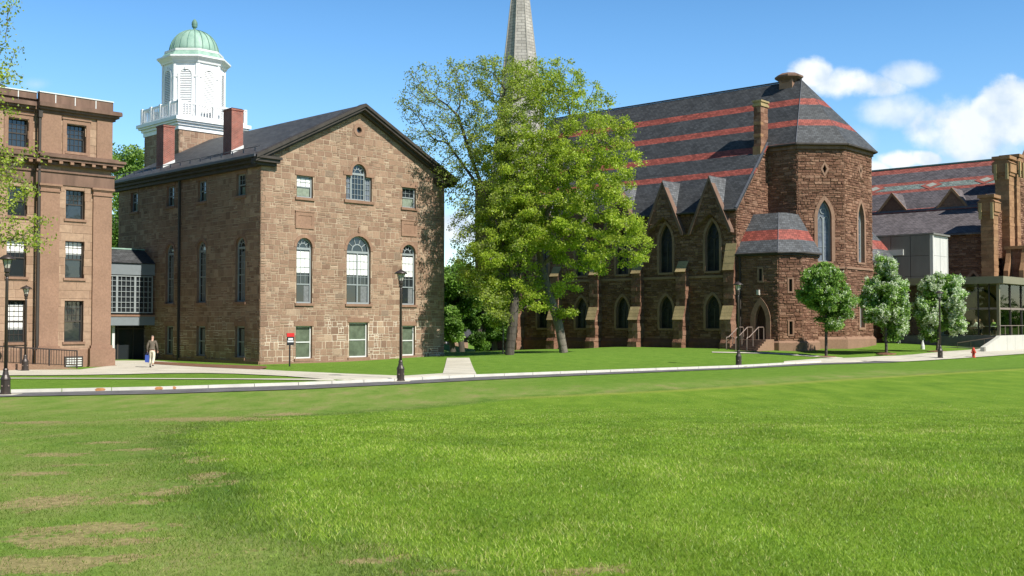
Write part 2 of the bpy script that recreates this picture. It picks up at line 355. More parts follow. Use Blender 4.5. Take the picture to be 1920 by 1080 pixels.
    def build(s, name, mats, parent=None, smooth_=False):
        me = bpy.data.meshes.new(name); w = wloc(parent) if parent is not None else Vector((0, 0, 0))
        me.from_pydata([(a-w.x, b-w.y, c-w.z) for a, b, c in s.v], [], s.f)
        for m in (mats if isinstance(mats, (list, tuple)) else [mats]): me.materials.append(MATS[m])
        me.polygons.foreach_set('material_index', s.m)
        a = me.attributes.new('rnd', 'FLOAT', 'FACE'); a.data.foreach_set('value', s.r)
        uv = me.uv_layers.new(name='uv'); co = np.array(s.v, dtype=float).reshape(-1, 3)
        me.update(); nrm = np.zeros(len(s.f)*3, dtype=np.float32); me.polygons.foreach_get('normal', nrm); nrm = nrm.reshape(-1, 3).astype(float)
        cnt = np.array([len(f) for f in s.f]); nl = np.repeat(nrm, cnt, axis=0); vi = np.concatenate([np.array(f) for f in s.f]); p = co[vi]
        flat = np.abs(nl[:, 2]) > .995; h = np.stack([-nl[:, 1], nl[:, 0], np.zeros(len(nl))], 1); h[flat] = (1, 0, 0)
        h /= np.maximum(np.linalg.norm(h, axis=1, keepdims=True), 1e-9); up = np.cross(nl, h)
        uvs = np.stack([(p*h).sum(1), (p*up).sum(1)], 1); uv.data.foreach_set('uv', uvs.ravel())
        if smooth_: me.polygons.foreach_set('use_smooth', [True]*len(s.f))
        o = bpy.data.objects.new(name, me); COL.objects.link(o); o.parent = parent; return o
def cloud_mesh(name, V, Q, rnd, mats, parent, midx=None, smooth_=False):
    """fast mesh from arrays: V (n,3) world, Q (m,k) faces"""
    w = wloc(parent) if parent is not None else Vector((0, 0, 0)); me = bpy.data.meshes.new(name)
    V = (V-np.array(w)[None]).astype(np.float32); m, k = Q.shape
    me.vertices.add(len(V)); me.vertices.foreach_set('co', V.ravel()); me.loops.add(m*k); me.loops.foreach_set('vertex_index', Q.ravel().astype(np.int32))
    me.polygons.add(m); me.polygons.foreach_set('loop_start', np.arange(0, m*k, k, dtype=np.int32))
    for mm in mats: me.materials.append(MATS[mm])
    if midx is not None: me.polygons.foreach_set('material_index', midx.astype(np.int32))
    if smooth_: me.polygons.foreach_set('use_smooth', np.ones(m, dtype=bool))
    a = me.attributes.new('rnd', 'FLOAT', 'FACE'); a.data.foreach_set('value', rnd.astype(np.float32))
    me.update(calc_edges=True); o = bpy.data.objects.new(name, me); COL.objects.link(o); o.parent = parent; return o
def dup(o, loc, label=None, parent=None):
    c = o.copy(); COL.objects.link(c); c.parent = parent
    if parent is None: c.location = loc
    if label: c['label'] = label
    for ch in list(o.children): dup(ch, None, None, c)
    return c
# ---------------------------------------------------------------- openings
def op(s0, s1, z0, z1, kind='rect', h=None): return dict(s0=s0, s1=s1, z0=z0, z1=z1, kind=kind, h=h)
def outline(o, g=0.0, n=10):
    a = (o['s1']-o['s0'])/2; c = (o['s1']+o['s0'])/2; k = o['kind']
    if k == 'rect': return [(o['s0']-g, o['z0']-g), (o['s1']+g, o['z0']-g), (o['s1']+g, o['z1']+g), (o['s0']-g, o['z1']+g)]
    if k == 'round':
        zs = o['z1']-a; r = a+g
        return [(c-r, o['z0']-g), (c+r, o['z0']-g)]+[(c+r*math.cos(math.pi*i/n), zs+r*math.sin(math.pi*i/n)) for i in range(n+1)]
    if k == 'circle':
        zc = (o['z0']+o['z1'])/2; r = a+g; return [(c+r*math.cos(2*math.pi*i/16), zc+r*math.sin(2*math.pi*i/16)) for i in range(16)]
    if k == 'diamond':
        zc = (o['z0']+o['z1'])/2; hz = (o['z1']-o['z0'])/2; return [(c, zc-hz-g*1.4), (c+a+g, zc), (c, zc+hz+g*1.4), (c-a-g, zc)]
    if k == 'gothic':
        h = o['h'] or a*1.9; zs = o['z1']-h; Rr = (a*a+h*h)/(2*a); r = Rr+g; x0 = Rr-a; am = math.acos(max(-1, min(1, x0/r)))
        rt = [(c-x0+r*math.cos(am*i/n), zs+r*math.sin(am*i/n)) for i in range(n+1)]
        lf = [(2*c-x, z) for x, z in reversed(rt[:-1])]
        return [(c-a-g, o['z0']-g), (c+a+g, o['z0']-g)]+rt+lf
def inpoly(x, y, P):
    c = False; n = len(P); j = n-1
    for i in range(n):
        xi, yi = P[i]; xj, yj = P[j]
        if (yi > y) != (yj > y) and x < (xj-xi)*(y-yi)/(yj-yi+1e-12)+xi: c = not c
        j = i
    return c
def bbox(P): xs = [p[0] for p in P]; ys = [p[1] for p in P]; return min(xs), max(xs), min(ys), max(ys)
def stonework(mb, fr, out, ops, style, mat=0, grow=.05):
    """lay stones over the wall outline, leaving the openings free"""
    x0, x1, z0, z1 = bbox(out); rect = len(out) == 4 and abs(out[0][1]-out[1][1]) < .01 and abs(out[2][1]-out[3][1]) < .01 and abs(out[0][0]-out[3][0]) < .01
    hs = [(outline(o, grow), ) for o in ops]; hb = [bbox(h[0]) for h in hs]
    stones = []
    if style == 'rubble':
        z = z0
        while z < z1:
            H = random.choice([.30, .36, .42, .48]); x = x0-random.random()*.4
            while x < x1:
                r = random.random(); Wd = random.uniform(.24, .72)
                if r < .5: stones.append((x, x+Wd, z, z+H))
                elif r < .78:
                    k = random.uniform(.3, .7)*H; stones.append((x, x+Wd, z, z+k)); q = random.uniform(.35, .65)*Wd
                    if random.random() < .5: stones += [(x, x+q, z+k, z+H), (x+q, x+Wd, z+k, z+H)]
                    else: stones.append((x, x+Wd, z+k, z+H))
                else:
                    ks = sorted([0, random.uniform(.2, .45), random.uniform(.5, .8), 1])
                    for a, b in zip(ks, ks[1:]):
                        if random.random() < .35:
                            q = random.uniform(.35, .65)*Wd; stones += [(x, x+q, z+a*H, z+b*H), (x+q, x+Wd, z+a*H, z+b*H)]
                        else: stones.append((x, x+Wd, z+a*H, z+b*H))
                x += Wd
            z += H
        gap = .019; dep = (.008, .024)
    elif style == 'rock':
        z = z0
        while z < z1:
            H = random.choice([.16, .2, .25]); x = x0-random.random()*.4
            while x < x1:
                Wd = random.uniform(.25, .75)
                if random.random() < .2: stones += [(x, x+Wd, z, z+H/2), (x, x+Wd, z+H/2, z+H)]
                else: stones.append((x, x+Wd, z, z+H))
                x += Wd
            z += H
        gap = .012; dep = (.02, .085)
    else:
        z = z0; i = 0
        while z < z1:
            H = .46; x = x0-(.55 if i % 2 else 0)-random.random()*.1; i += 1
            while x < x1:
                Wd = random.uniform(1.0, 1.35); stones.append((x, x+Wd, z, z+H)); x += Wd
            z += H
        gap = .008; dep = (.02, .021)
    def emit(a, b, c, d, w, rnd, bev):
        if b-a < .02 or d-c < .02: return
        P = fr.P; e = bev; tl = [w*random.uniform(.75, 1.1) if style == 'rock' else w for _ in range(4)]
        vs = [P(a, 0, c), P(b, 0, c), P(b, 0, d), P(a, 0, d), P(a+e, tl[0], c+e), P(b-e, tl[1], c+e), P(b-e, tl[2], d-e), P(a+e, tl[3], d-e)]
        mb.add(vs, [(4,5,6,7), (0,1,5,4), (1,2,6,5), (2,3,7,6), (3,0,4,7)], mat, rnd)
    def keep(a, b, c, d):
        """0 out, 1 fully in, 2 partly"""
        near = [h[0] for h, q in zip(hs, hb) if a < q[1] and b > q[0] and c < q[3] and d > q[2]]
        pts = [(a, c), (b, c), (b, d), (a, d)]
        if rect: ins = all(x0-1e-6 <= p[0] <= x1+1e-6 and z0-1e-6 <= p[1] <= z1+1e-6 for p in pts)
        else: ins = all(inpoly(p[0], p[1], out) for p in pts)
        return 1 if ins and not near else 2
    def cut(a, b, c, d, w, rnd):
        m = .11 ; nx = max(1, round((b-a)/m)); nz = max(1, round((d-c)/m)); hl = [h[0] for h, q in zip(hs, hb) if a < q[1] and b > q[0] and c < q[3] and d > q[2]]
        for j in range(nz):
            c0 = c+(d-c)*j/nz; c1 = c+(d-c)*(j+1)/nz; run = None
            for i in range(nx+1):
                ok = False
                if i < nx:
                    x = a+(b-a)*(i+.5)/nx; y = (c0+c1)/2; ok = inpoly(x, y, out) and not any(inpoly(x, y, h) for h in hl)
                if ok and run is None: run = i
                if not ok and run is not None:
                    emit(a+(b-a)*run/nx, a+(b-a)*i/nx, c0, c1, w, rnd, 0); run = None
    for (a, b, c, d) in stones:
        a = max(a, x0); b = min(b, x1); c = max(c, z0); d = min(d, z1)
        if b-a < .04 or d-c < .03: continue
        g = gap*random.uniform(.5, 1.2); a += g; b -= g; c += g; d -= g
        if b-a < .03 or d-c < .02: continue
        rnd = random.random(); w = random.uniform(*dep)
        if keep(a, b, c, d) == 1: emit(a, b, c, d, w, rnd, min(.5*w, .02) if style != 'rock' else min(.03, w*.6))
        else: cut(a, b, c, d, w, rnd)
def wall(fr, out, ops, style, root, name='wall', mats=('rubble_brownstone', 'mortar', 'dressed_brownstone'), depth=.28, thick=.3, grow=.05, label=None):
    mb = MB(); hl = [outline(o) for o in ops]
    mb.holes(fr, out, hl, 0, 1)
    n = len(out)
    stonework(mb, fr, out, ops, style, 0, grow)
    for h in hl:
        k = len(h); vs = [fr.P(a, .03, z) for a, z in h]+[fr.P(a, -depth-.05, z) for a, z in h]
        mb.add(vs, [(i, (i+1) % k, (i+1) % k+k, i+k) for i in range(k)], 2, .4)
    # wall thickness round the outline, and an inner face
    vs = [fr.P(a, 0, z) for a, z in out]+[fr.P(a, -thick, z) for a, z in out]
    mb.add(vs, [(i, i+n, (i+1) % n+n, (i+1) % n) for i in range(n)], 1, .5)
    o = mb.build(name, list(mats), root)
    if label: o['label'] = label
    return o
def window(fr, o, root, frame='grey_frame', glassm='window_glass', t=.09, dep=.2, rail=.5, mun=(3, 2), low=None, blind=None, curtain=None, sill=None, trac=False, name='window', blindm='blind', mt=.022, label=None):
    """frame ring, rails and muntins = window; pane, blind, curtain = its sub-parts"""
    mb = MB(); O = outline(o); I = outline(o, -t); w1 = -dep+.06; w0 = -dep
    mb.ring(fr, O, I, w0, w1, 0, .5)
    s0, s1, z0, z1 = o['s0']+t*.9, o['s1']-t*.9, o['z0']+t*.9, o['z1']-t*.9; c = (s0+s1)/2
    if o['kind'] == 'round':
        a = (o['s1']-o['s0'])/2; zs = o['z1']-a
        mb.box(fr, s0, s1, w0, w1+.01, zs-.16, zs-.02)                 # transom under the fanlight
        for k in range(1, 5):
            an = math.pi*k/5; q0 = .42*a; q1 = (a-t*.9)
            p0 = (c+q0*math.cos(an), zs+q0*math.sin(an)); p1 = (c+q1*math.cos(an), zs+q1*math.sin(an)); nx, nz = -math.sin(an)*.02, math.cos(an)*.02
            mb.prism(fr, [(p0[0]-nx, p0[1]-nz), (p1[0]-nx, p1[1]-nz), (p1[0]+nx, p1[1]+nz), (p0[0]+nx, p0[1]+nz)], w0, w1-.02)
        A = [(c+.47*a*math.cos(math.pi*i/10), zs+.47*a*math.sin(math.pi*i/10)) for i in range(11)]; B = [(c+.40*a*math.cos(math.pi*i/10), zs+.40*a*math.sin(math.pi*i/10)) for i in range(11)]
        mb.ring(fr, A, B, w0, w1-.018, closed=False)
        ztop = zs-.16
    elif o['kind'] == 'gothic': ztop = o['z1']-(o['h'] or (o['s1']-o['s0'])*.95)
    else: ztop = z1
    if rail is not None:
        zr = z0+(ztop-z0)*rail; mb.box(fr, s0, s1, w0, w1-.008, zr-.035, zr+.035)
        if o['kind'] == 'round' and low == 'double': mb.box(fr, c-.045, c+.045, w0, w1+.004, z0, ztop)
        nx, ny = mun
        for i in range(1, nx):
            x = s0+(s1-s0)*i/nx; mb.box(fr, x-mt/2, x+mt/2, w0+.01, w1-.025, zr, ztop)
        for j in range(1, ny):
            z = zr+(ztop-zr)*j/ny; mb.box(fr, s0, s1, w0+.01, w1-.022, z-mt/2, z+mt/2)
        if isinstance(low, tuple):
            for i in range(1, low[0]):
                x = s0+(s1-s0)*i/low[0]; mb.box(fr, x-mt/2, x+mt/2, w0+.01, w1-.025, z0, zr)
            for j in range(1, low[1]):
                z = z0+(zr-z0)*j/low[1]; mb.box(fr, s0, s1, w0+.01, w1-.022, z-mt/2, z+mt/2)
    if trac:
        mb.box(fr, c-.05, c+.05, w0, w1-.004, z0, ztop+.1)
        hw = (o['s1']-o['s0'])/2-t; h = o['h'] or (o['s1']-o['s0'])*.95; cz = ztop+h*.42; rr = hw*.52
        A = [(c+rr*math.cos(2*math.pi*i/16), cz+rr*math.sin(2*math.pi*i/16)) for i in range(16)]; B = [(c+rr*.8*math.cos(2*math.pi*i/16), cz+rr*.8*math.sin(2*math.pi*i/16)) for i in range(16)]
        mb.ring(fr, A, B, w0, w1-.007)
        for sg in (-1, 1):
            sub = op(c+(sg*hw/2)-hw/2+.02, c+(sg*hw/2)+hw/2-.02, z0, ztop+.25, 'gothic', hw*.8)
            mb.ring(fr, outline(sub, 0, 6)[1:-0 or None], outline(sub, -.05, 6)[1:], w0, w1-.01, closed=False)
        for zz in (z0+(ztop-z0)*.33, z0+(ztop-z0)*.68): mb.box(fr, s0, s1, w0+.01, w1-.03, zz-.02, zz+.02)
    W_ = mb.build(name, [frame], root)
    if label: W_['label'] = label
    p = MB(); p.add([fr.P(a, -dep+.004, z) for a, z in outline(o, -t*.5)], [tuple(range(len(O)))]); p.build('pane', [glassm], W_)
    if blind:
        b = MB(); zb0 = z0+(ztop-z0)*blind[0]; zb1 = z0+(ztop-z0)*blind[1]; b.box(fr, s0+.01, s1-.01, -dep+.006, -dep+.010, zb0, zb1); b.build('blind', [blindm], W_)
    if curtain:
        b = MB()
        n = 7; xs = [s0+(s1-s0)*(curtain[0]+(curtain[1]-curtain[0])*i/n) for i in range(n+1)]
        vs = [fr.P(x, -dep+.007+.006*(i % 2), z) for i, x in enumerate(xs) for z in (z0+.02, z0+(ztop-z0)*curtain[2])]
        b.add(vs, [(2*i, 2*i+2, 2*i+3, 2*i+1) for i in range(n)]); b.build('curtain', [curtain[3] if len(curtain) > 3 else 'curtain'], W_)
    return W_
def trims(fr, ops, root, mat='dressed_brownstone', band=.24, w=.05, sill=True, style='b'):
    """each opening gets its own dressed surround and its own sill"""
    for o in ops:
        k = o['kind']; mb = MB(); nm = 'stone_surround'
        if k == 'rect':
            if style == 'full': mb.ring(fr, outline(o, band), outline(o, 0), -.02, w, 0, random.random())
            else: mb.box(fr, o['s0']-.12, o['s1']+.12, -.02, w, o['z1']+.002, o['z1']+.3); nm = 'lintel'
        elif k in ('diamond', 'circle'): mb.ring(fr, outline(o, band*.7), outline(o, 0), -.02, w, 0, random.random())
        else:
            A = outline(o, band)[2:]; B = outline(o, 0)[2:]; nm = 'stone_arch'
            if style == 'full': A = [(A[0][0], o['z0'])]+A+[(A[-1][0], o['z0'])]; B = [(B[0][0], o['z0'])]+B+[(B[-1][0], o['z0'])]
            for i in range(len(A)-1): mb.ring(fr, A[i:i+2], B[i:i+2], -.02, w+random.uniform(-.006, .006), 0, random.random(), closed=False)
        mb.build(nm, [mat], root)
        if sill and k != 'diamond' and k != 'circle':
            mb = MB(); mb.box(fr, o['s0']-.12, o['s1']+.12, -.1, .11, o['z0']-.16, o['z0']-.002, 0, random.random()); mb.build('sill', [mat], root)
# ================================================================ GROUND
KP = [(-200,747), (20,738), (300,732), (560,723.5), (740,716), (890,708), (1100,700), (1385,689.5), (1540,680.5)]
def flat(px, py):
    d = ray(px, py); t = -CH/d.z; return (d.x*t, d.y*t)
_k = [flat(*p) for p in KP]; KX = [p[0] for p in _k]; KY = [p[1] for p in _k]
_G0 = G
def G(x, y):
    x = np.asarray(x, float); y = np.asarray(y, float)
    return _G0(x, y)+0.11*smooth(0.15, 1.1, y-np.interp(x, KX, KY))*(1-smooth(20, 30, x))
FRESH = [(2300,668), (1920,690), (1400,724), (1180,736), (960,748), (760,768), (600,779), (500,783), (425,793), (385,812), (368,845), (385,870), (470,905), (545,955), (600,985), (760,1030), (880,1070), (960,1110), (1100,1200), (2300,1200)]
def gpt(p): q = gnd(*p); return (q.x, q.y)
fr_poly = [gpt(p) for p in FRESH]
def seg_dist(X, Y, P, closed=True):
    d = np.full(X.shape, 1e9); n = len(P); ins = np.zeros(X.shape, bool)
    for i in range(n if closed else n-1):
        (x0, y0), (x1, y1) = P[i], P[(i+1) % n]; dx, dy = x1-x0, y1-y0; L = dx*dx+dy*dy+1e-9
        t = np.clip(((X-x0)*dx+(Y-y0)*dy)/L, 0, 1); d = np.minimum(d, np.hypot(X-x0-t*dx, Y-y0-t*dy))
        if closed: ins ^= ((y0 > Y) != (y1 > Y)) & (X < (x1-x0)*(Y-y0)/(y1-y0+1e-12)+x0)
    return np.where(ins, d, -d) if closed else d
DIRT = [(360,862,34,9), (395,893,36,8), (110,853,60,4), (60,888,60,4), (90,940,90,13), (200,990,110,9), (90,1012,110,12), (50,1060,140,16), (235,1015,26,7), (300,925,26,6), (860,1075,70,7), (20,905,30,3), (400,786,130,4),
        (540,777,40,3), (320,913,35,4), (180,1048,60,6), (455,905,25,4), (330,850,30,3), (250,843,40,2.5), (640,1000,18,3), (490,1040,60,3), (20,1010,30,8), (260,945,18,4), (160,872,40,3), (60,792,60,2.5), (200,830,50,2.5), (1120,1070,60,3), (700,1055,50,3)]
YEL = [((960,747),(1280,732)), ((1280,732),(1600,711)), ((1600,711),(1920,692))]
def fields(X, Y):
    fr_ = seg_dist(X, Y, fr_poly)
    di = np.zeros(X.shape)
    for (px, py, rx, ry) in DIRT:
        c = gnd(px, py); a = gnd(px, py-ry); w_ = rx/FPX*c.y*1.0; h_ = max(.12, abs(a.y-c.y))
        di = np.maximum(di, np.exp(-((X-c.x-(Y-c.y)*0)**2/(w_*w_)+(Y-c.y)**2/(h_*h_))*.8))
    ye = np.zeros(X.shape)
    for a, b in YEL: ye = np.maximum(ye, np.exp(-(seg_dist(X, Y, [gpt(a), gpt(b)], False)/.45)**2))
    return fr_, di, ye
def lawnmat():
    m, nt, b = newmat('lawn_turf'); v = coords(nt)
    fr_ = attr(nt, 'fresh'); di = attr(nt, 'dirt'); ye = attr(nt, 'yellow'); far = attr(nt, 'far')
    n1 = noise(nt, v, .35, 5, .6); n2 = noise(nt, v, 1.6, 6, .7); n3 = noise(nt, v, 12, 5, .75); n4 = noise(nt, coords(nt, 'Object', (1, .35, 1)), .9, 6, .7); n5 = noise(nt, v, 45, 3, .7)
    f = mrange(nt, mth(nt, 'ADD', fr_, mth(nt, 'MULTIPLY', mth(nt, 'SUBTRACT', n2, .5), 1.6)), -.25, .35, 0, 1, True)
    fresh = ramp(nt, n4, [(.28, (.085,.17,.016)), (.45, (.125,.225,.02)), (.6, (.165,.265,.028)), (.75, (.215,.30,.045))])
    worn = ramp(nt, n4, [(.28, (.095,.175,.025)), (.42, (.145,.235,.038)), (.55, (.195,.255,.06)), (.68, (.27,.25,.10)), (.78, (.34,.28,.14))])
    strip = ramp(nt, n2, [(.3, (.088,.172,.02)), (.5, (.12,.22,.026)), (.7, (.155,.25,.038))])
    c = mixc(nt, far, worn, strip); c = mixc(nt, f, c, fresh)
    edge = mth(nt, 'MULTIPLY', mrange(nt, fr_, -1.6, -.2, 0, 1, True), mrange(nt, fr_, .0, .5, 1, 0, True))
    c = mixc(nt, mth(nt, 'MULTIPLY', edge, mrange(nt, n2, .4, .6, .0, .6)), c, (.05,.12,.016))
    n6 = noise(nt, coords(nt, 'Object', (1, .6, 1)), 4.5, 7, .75); d = mrange(nt, mth(nt, 'ADD', mth(nt, 'MULTIPLY', di, 1.25), mth(nt, 'MULTIPLY', mth(nt, 'SUBTRACT', n6, .5), 2.9)), .42, .66, 0, 1, True)
    dirt = mixc(nt, mrange(nt, n3, .3, .7, 0, 1), (.24,.17,.09), (.40,.30,.16)); c = mixc(nt, mth(nt, 'MULTIPLY', d, .72), c, dirt)
    c = mixc(nt, mth(nt, 'MULTIPLY', ye, .55), c, (.30,.32,.06))
    c = mul(nt, c, mrange(nt, n3, .3, .7, .80, 1.2)); c = mul(nt, c, mrange(nt, n5, .3, .7, .78, 1.22))
    nt.links.new(c, b.inputs['Base Color']); b.inputs['Roughness'].default_value = .95; setspec(b, .1); bump(nt, b, mth(nt, 'ADD', n3, n5), .5, .05)
lawnmat()
def ground():
    ys = np.concatenate([np.linspace(-60, 4, 17), np.arange(5, 100, .32), np.arange(100, 130, 1.0), np.linspace(131, 900, 30)])
    xs = np.concatenate([np.linspace(-700, -65, 22), np.arange(-60, 60.1, .5), np.linspace(65, 700, 22)])
    X, Y = np.meshgrid(xs, ys); Z = G(X, Y); V = np.stack([X.ravel(), Y.ravel(), Z.ravel()], 1)
    nx, ny = len(xs), len(ys); i, j = np.meshgrid(np.arange(nx-1), np.arange(ny-1)); a = (j*nx+i).ravel()
    Q = np.stack([a, a+1, a+nx+1, a+nx], 1)
    o = cloud_mesh('lawn', V, Q, np.zeros(len(Q)), ['lawn_turf'], None, smooth_=True)
    fr_, di, ye = fields(X.ravel(), Y.ravel()); kl = np.interp(X.ravel(), KX, KY)
    strip = smooth(-14, -8, Y.ravel()-kl)*(smooth(-6, 4, X.ravel()+0*Y.ravel()))
    strip = np.maximum(strip, smooth(-.5, .5, Y.ravel()-kl))
    for n, arr in (('fresh', fr_), ('dirt', di), ('yellow', ye), ('far', strip)):
        at_ = o.data.attributes.new(n, 'FLOAT', 'POINT'); at_.data.foreach_set('value', arr.astype(np.float32))
    tag(o, kind='structure')
ground()
def sheet(name, up, lo, mat, zoff=.03, k=6, kind='structure', curb=None):
    """draped sheet between two matched edges given on the photograph, far edge and near edge"""
    U = [gpt(p) for p in up]; Lw = [gpt(p) for p in lo]; mb = MB(); rows = []
    for i in range(len(U)-1):
        n = max(2, int(math.hypot(U[i+1][0]-U[i][0], U[i+1][1]-U[i][1])/1.0))
        for t in range(n if i < len(U)-2 else n+1):
            f = t/n; a = (U[i][0]*(1-f)+U[i+1][0]*f, U[i][1]*(1-f)+U[i+1][1]*f); b = (Lw[i][0]*(1-f)+Lw[i+1][0]*f, Lw[i][1]*(1-f)+Lw[i+1][1]*f)
            rows.append([(a[0]*(1-q/k)+b[0]*q/k, a[1]*(1-q/k)+b[1]*q/k) for q in range(k+1)])
    vs = [(x, y, float(G(x, y))+zoff) for r in rows for x, y in r]
    fs = [(i*(k+1)+j, i*(k+1)+j+1, (i+1)*(k+1)+j+1, (i+1)*(k+1)+j) for i in range(len(rows)-1) for j in range(k)]
    mb.add(vs, fs); o = mb.build(name, [mat], None); tag(o, kind=kind); return o
sheet('road', [(-200,747), (20,738), (300,732), (560,723.5), (740,716), (890,708), (1100,700), (1385,689.5), (1540,680.5), (1690,676)],
      [(-200,752), (20,744.5), (300,739.5), (560,731), (740,722), (890,714), (1100,704), (1385,692), (1540,684), (1690,679)], 'asphalt', .028, 4)
def kerb():
    """real granite kerb, .14 m high, running along the road"""
    mb = MB(); pts = []
    for i in range(len(KX)-1):
        n = max(1, int(math.hypot(KX[i+1]-KX[i], KY[i+1]-KY[i])/1.5))
        for t in range(n): pts.append((KX[i]+(KX[i+1]-KX[i])*t/n, KY[i]+(KY[i+1]-KY[i])*t/n))
    pts.append((KX[-1], KY[-1])); N = len(pts)
    for i in range(N-1):
        (x0, y0), (x1, y1) = pts[i], pts[i+1]; fr = F((x0, y0), (x1-x0, y1-y0)); L = math.hypot(x1-x0, y1-y0); z = float(G(x0, y0))
        mb.box(fr, .006, L-.02, -.16, 0, z-.1, z+.145)
    tag(mb.build('kerb', ['granite_kerb'], None), kind='structure')
    for px, w_ in ((209, .35), (304, .28), (326, .22)):
        mb = MB(); x = flat(px, 731)[0]; y = float(np.interp(x, KX, KY)); fr = F((x, y), (KX[2]-KX[1], KY[2]-KY[1])); z = float(G(x, y))
        mb.prism(fr, [(-w_*.5, z+.03), (w_*.4, z+.04), (w_*.5, z+.1), (w_*.2, z+.143), (-w_*.4, z+.14), (-w_*.6, z+.08)], -.02, .004)
        tag(mb.build('kerb_rust_stain', ['rust_stain'], None), kind='structure')
kerb()
def paving():
    m, nt, b = newmat('paving_concrete'); v = coords(nt); br = nt.nodes.new('ShaderNodeTexBrick'); mp = nt.nodes.new('ShaderNodeMapping'); mp.inputs['Rotation'].default_value = (0, 0, .79); nt.links.new(v, mp.inputs[0]); nt.links.new(mp.outputs[0], br.inputs['Vector'])
    br.offset = 0; br.inputs['Color1'].default_value = (.50,.465,.375,1); br.inputs['Color2'].default_value = (.56,.525,.43,1); br.inputs['Mortar'].default_value = (.27,.25,.20,1); br.inputs['Scale'].default_value = 1; br.inputs['Brick Width'].default_value = 1.8; br.inputs['Row Height'].default_value = 1.8; br.inputs['Mortar Size'].default_value = .02
    c = mul(nt, br.outputs[0], mrange(nt, noise(nt, v, .7, 7, .7), .3, .7, .84, 1.1)); nt.links.new(c, b.inputs['Base Color']); b.inputs['Roughness'].default_value = .9
paving()
sheet('sidewalk', [(-200,695), (0,695), (150,694), (165,692), (206,687), (208,677), (288,677), (380,685), (487,693.5), (534,696.5), (645,701.5), (755,705.8), (831,701), (893,701.2)],
      [(-200,705), (0,704.8), (100,704.6), (150,704), (200,703.2), (240,702.6), (300,701), (380,700.5), (440,701.7), (534,706), (645,716), (755,711.5), (833,708.5), (893,705.8)], 'paving_concrete', .035, 5)
sheet('cross_path', [(838,672), (880,672)], [(830,702), (893,702)], 'paving_concrete', .043, 14)
sheet('thin_path', [(-100,709.5), (20,709.5), (150,709.8), (440,710.6), (610,711.5)], [(-100,711), (20,711), (150,711.2), (440,712.2), (640,716)], 'concrete', .032, 2)
sheet('church_path', [(1335,660.3), (1443,662), (1547,668.5), (1580,671.5)], [(1335,661.8), (1443,664), (1547,671), (1580,674)], 'concrete', .04, 3)
sheet('plaza', [(1470,678.5), (1540,673), (1640,669.5), (1712,665), (1755,662), (1794,658.5), (1840,654), (1880,652), (1925,650), (2000,648)],
      [(1470,685), (1540,682), (1640,679), (1693,679), (1740,676.5), (1767,674.7), (1840,670), (1880,667), (1925,664), (2000,660)], 'paving_concrete', .045, 5)
sheet('planting_bed', [(287,679), (380,684), (487,687.5), (500,688.3)], [(287,684), (380,689.5), (487,694.3), (500,691)], 'soil', .05, 3)
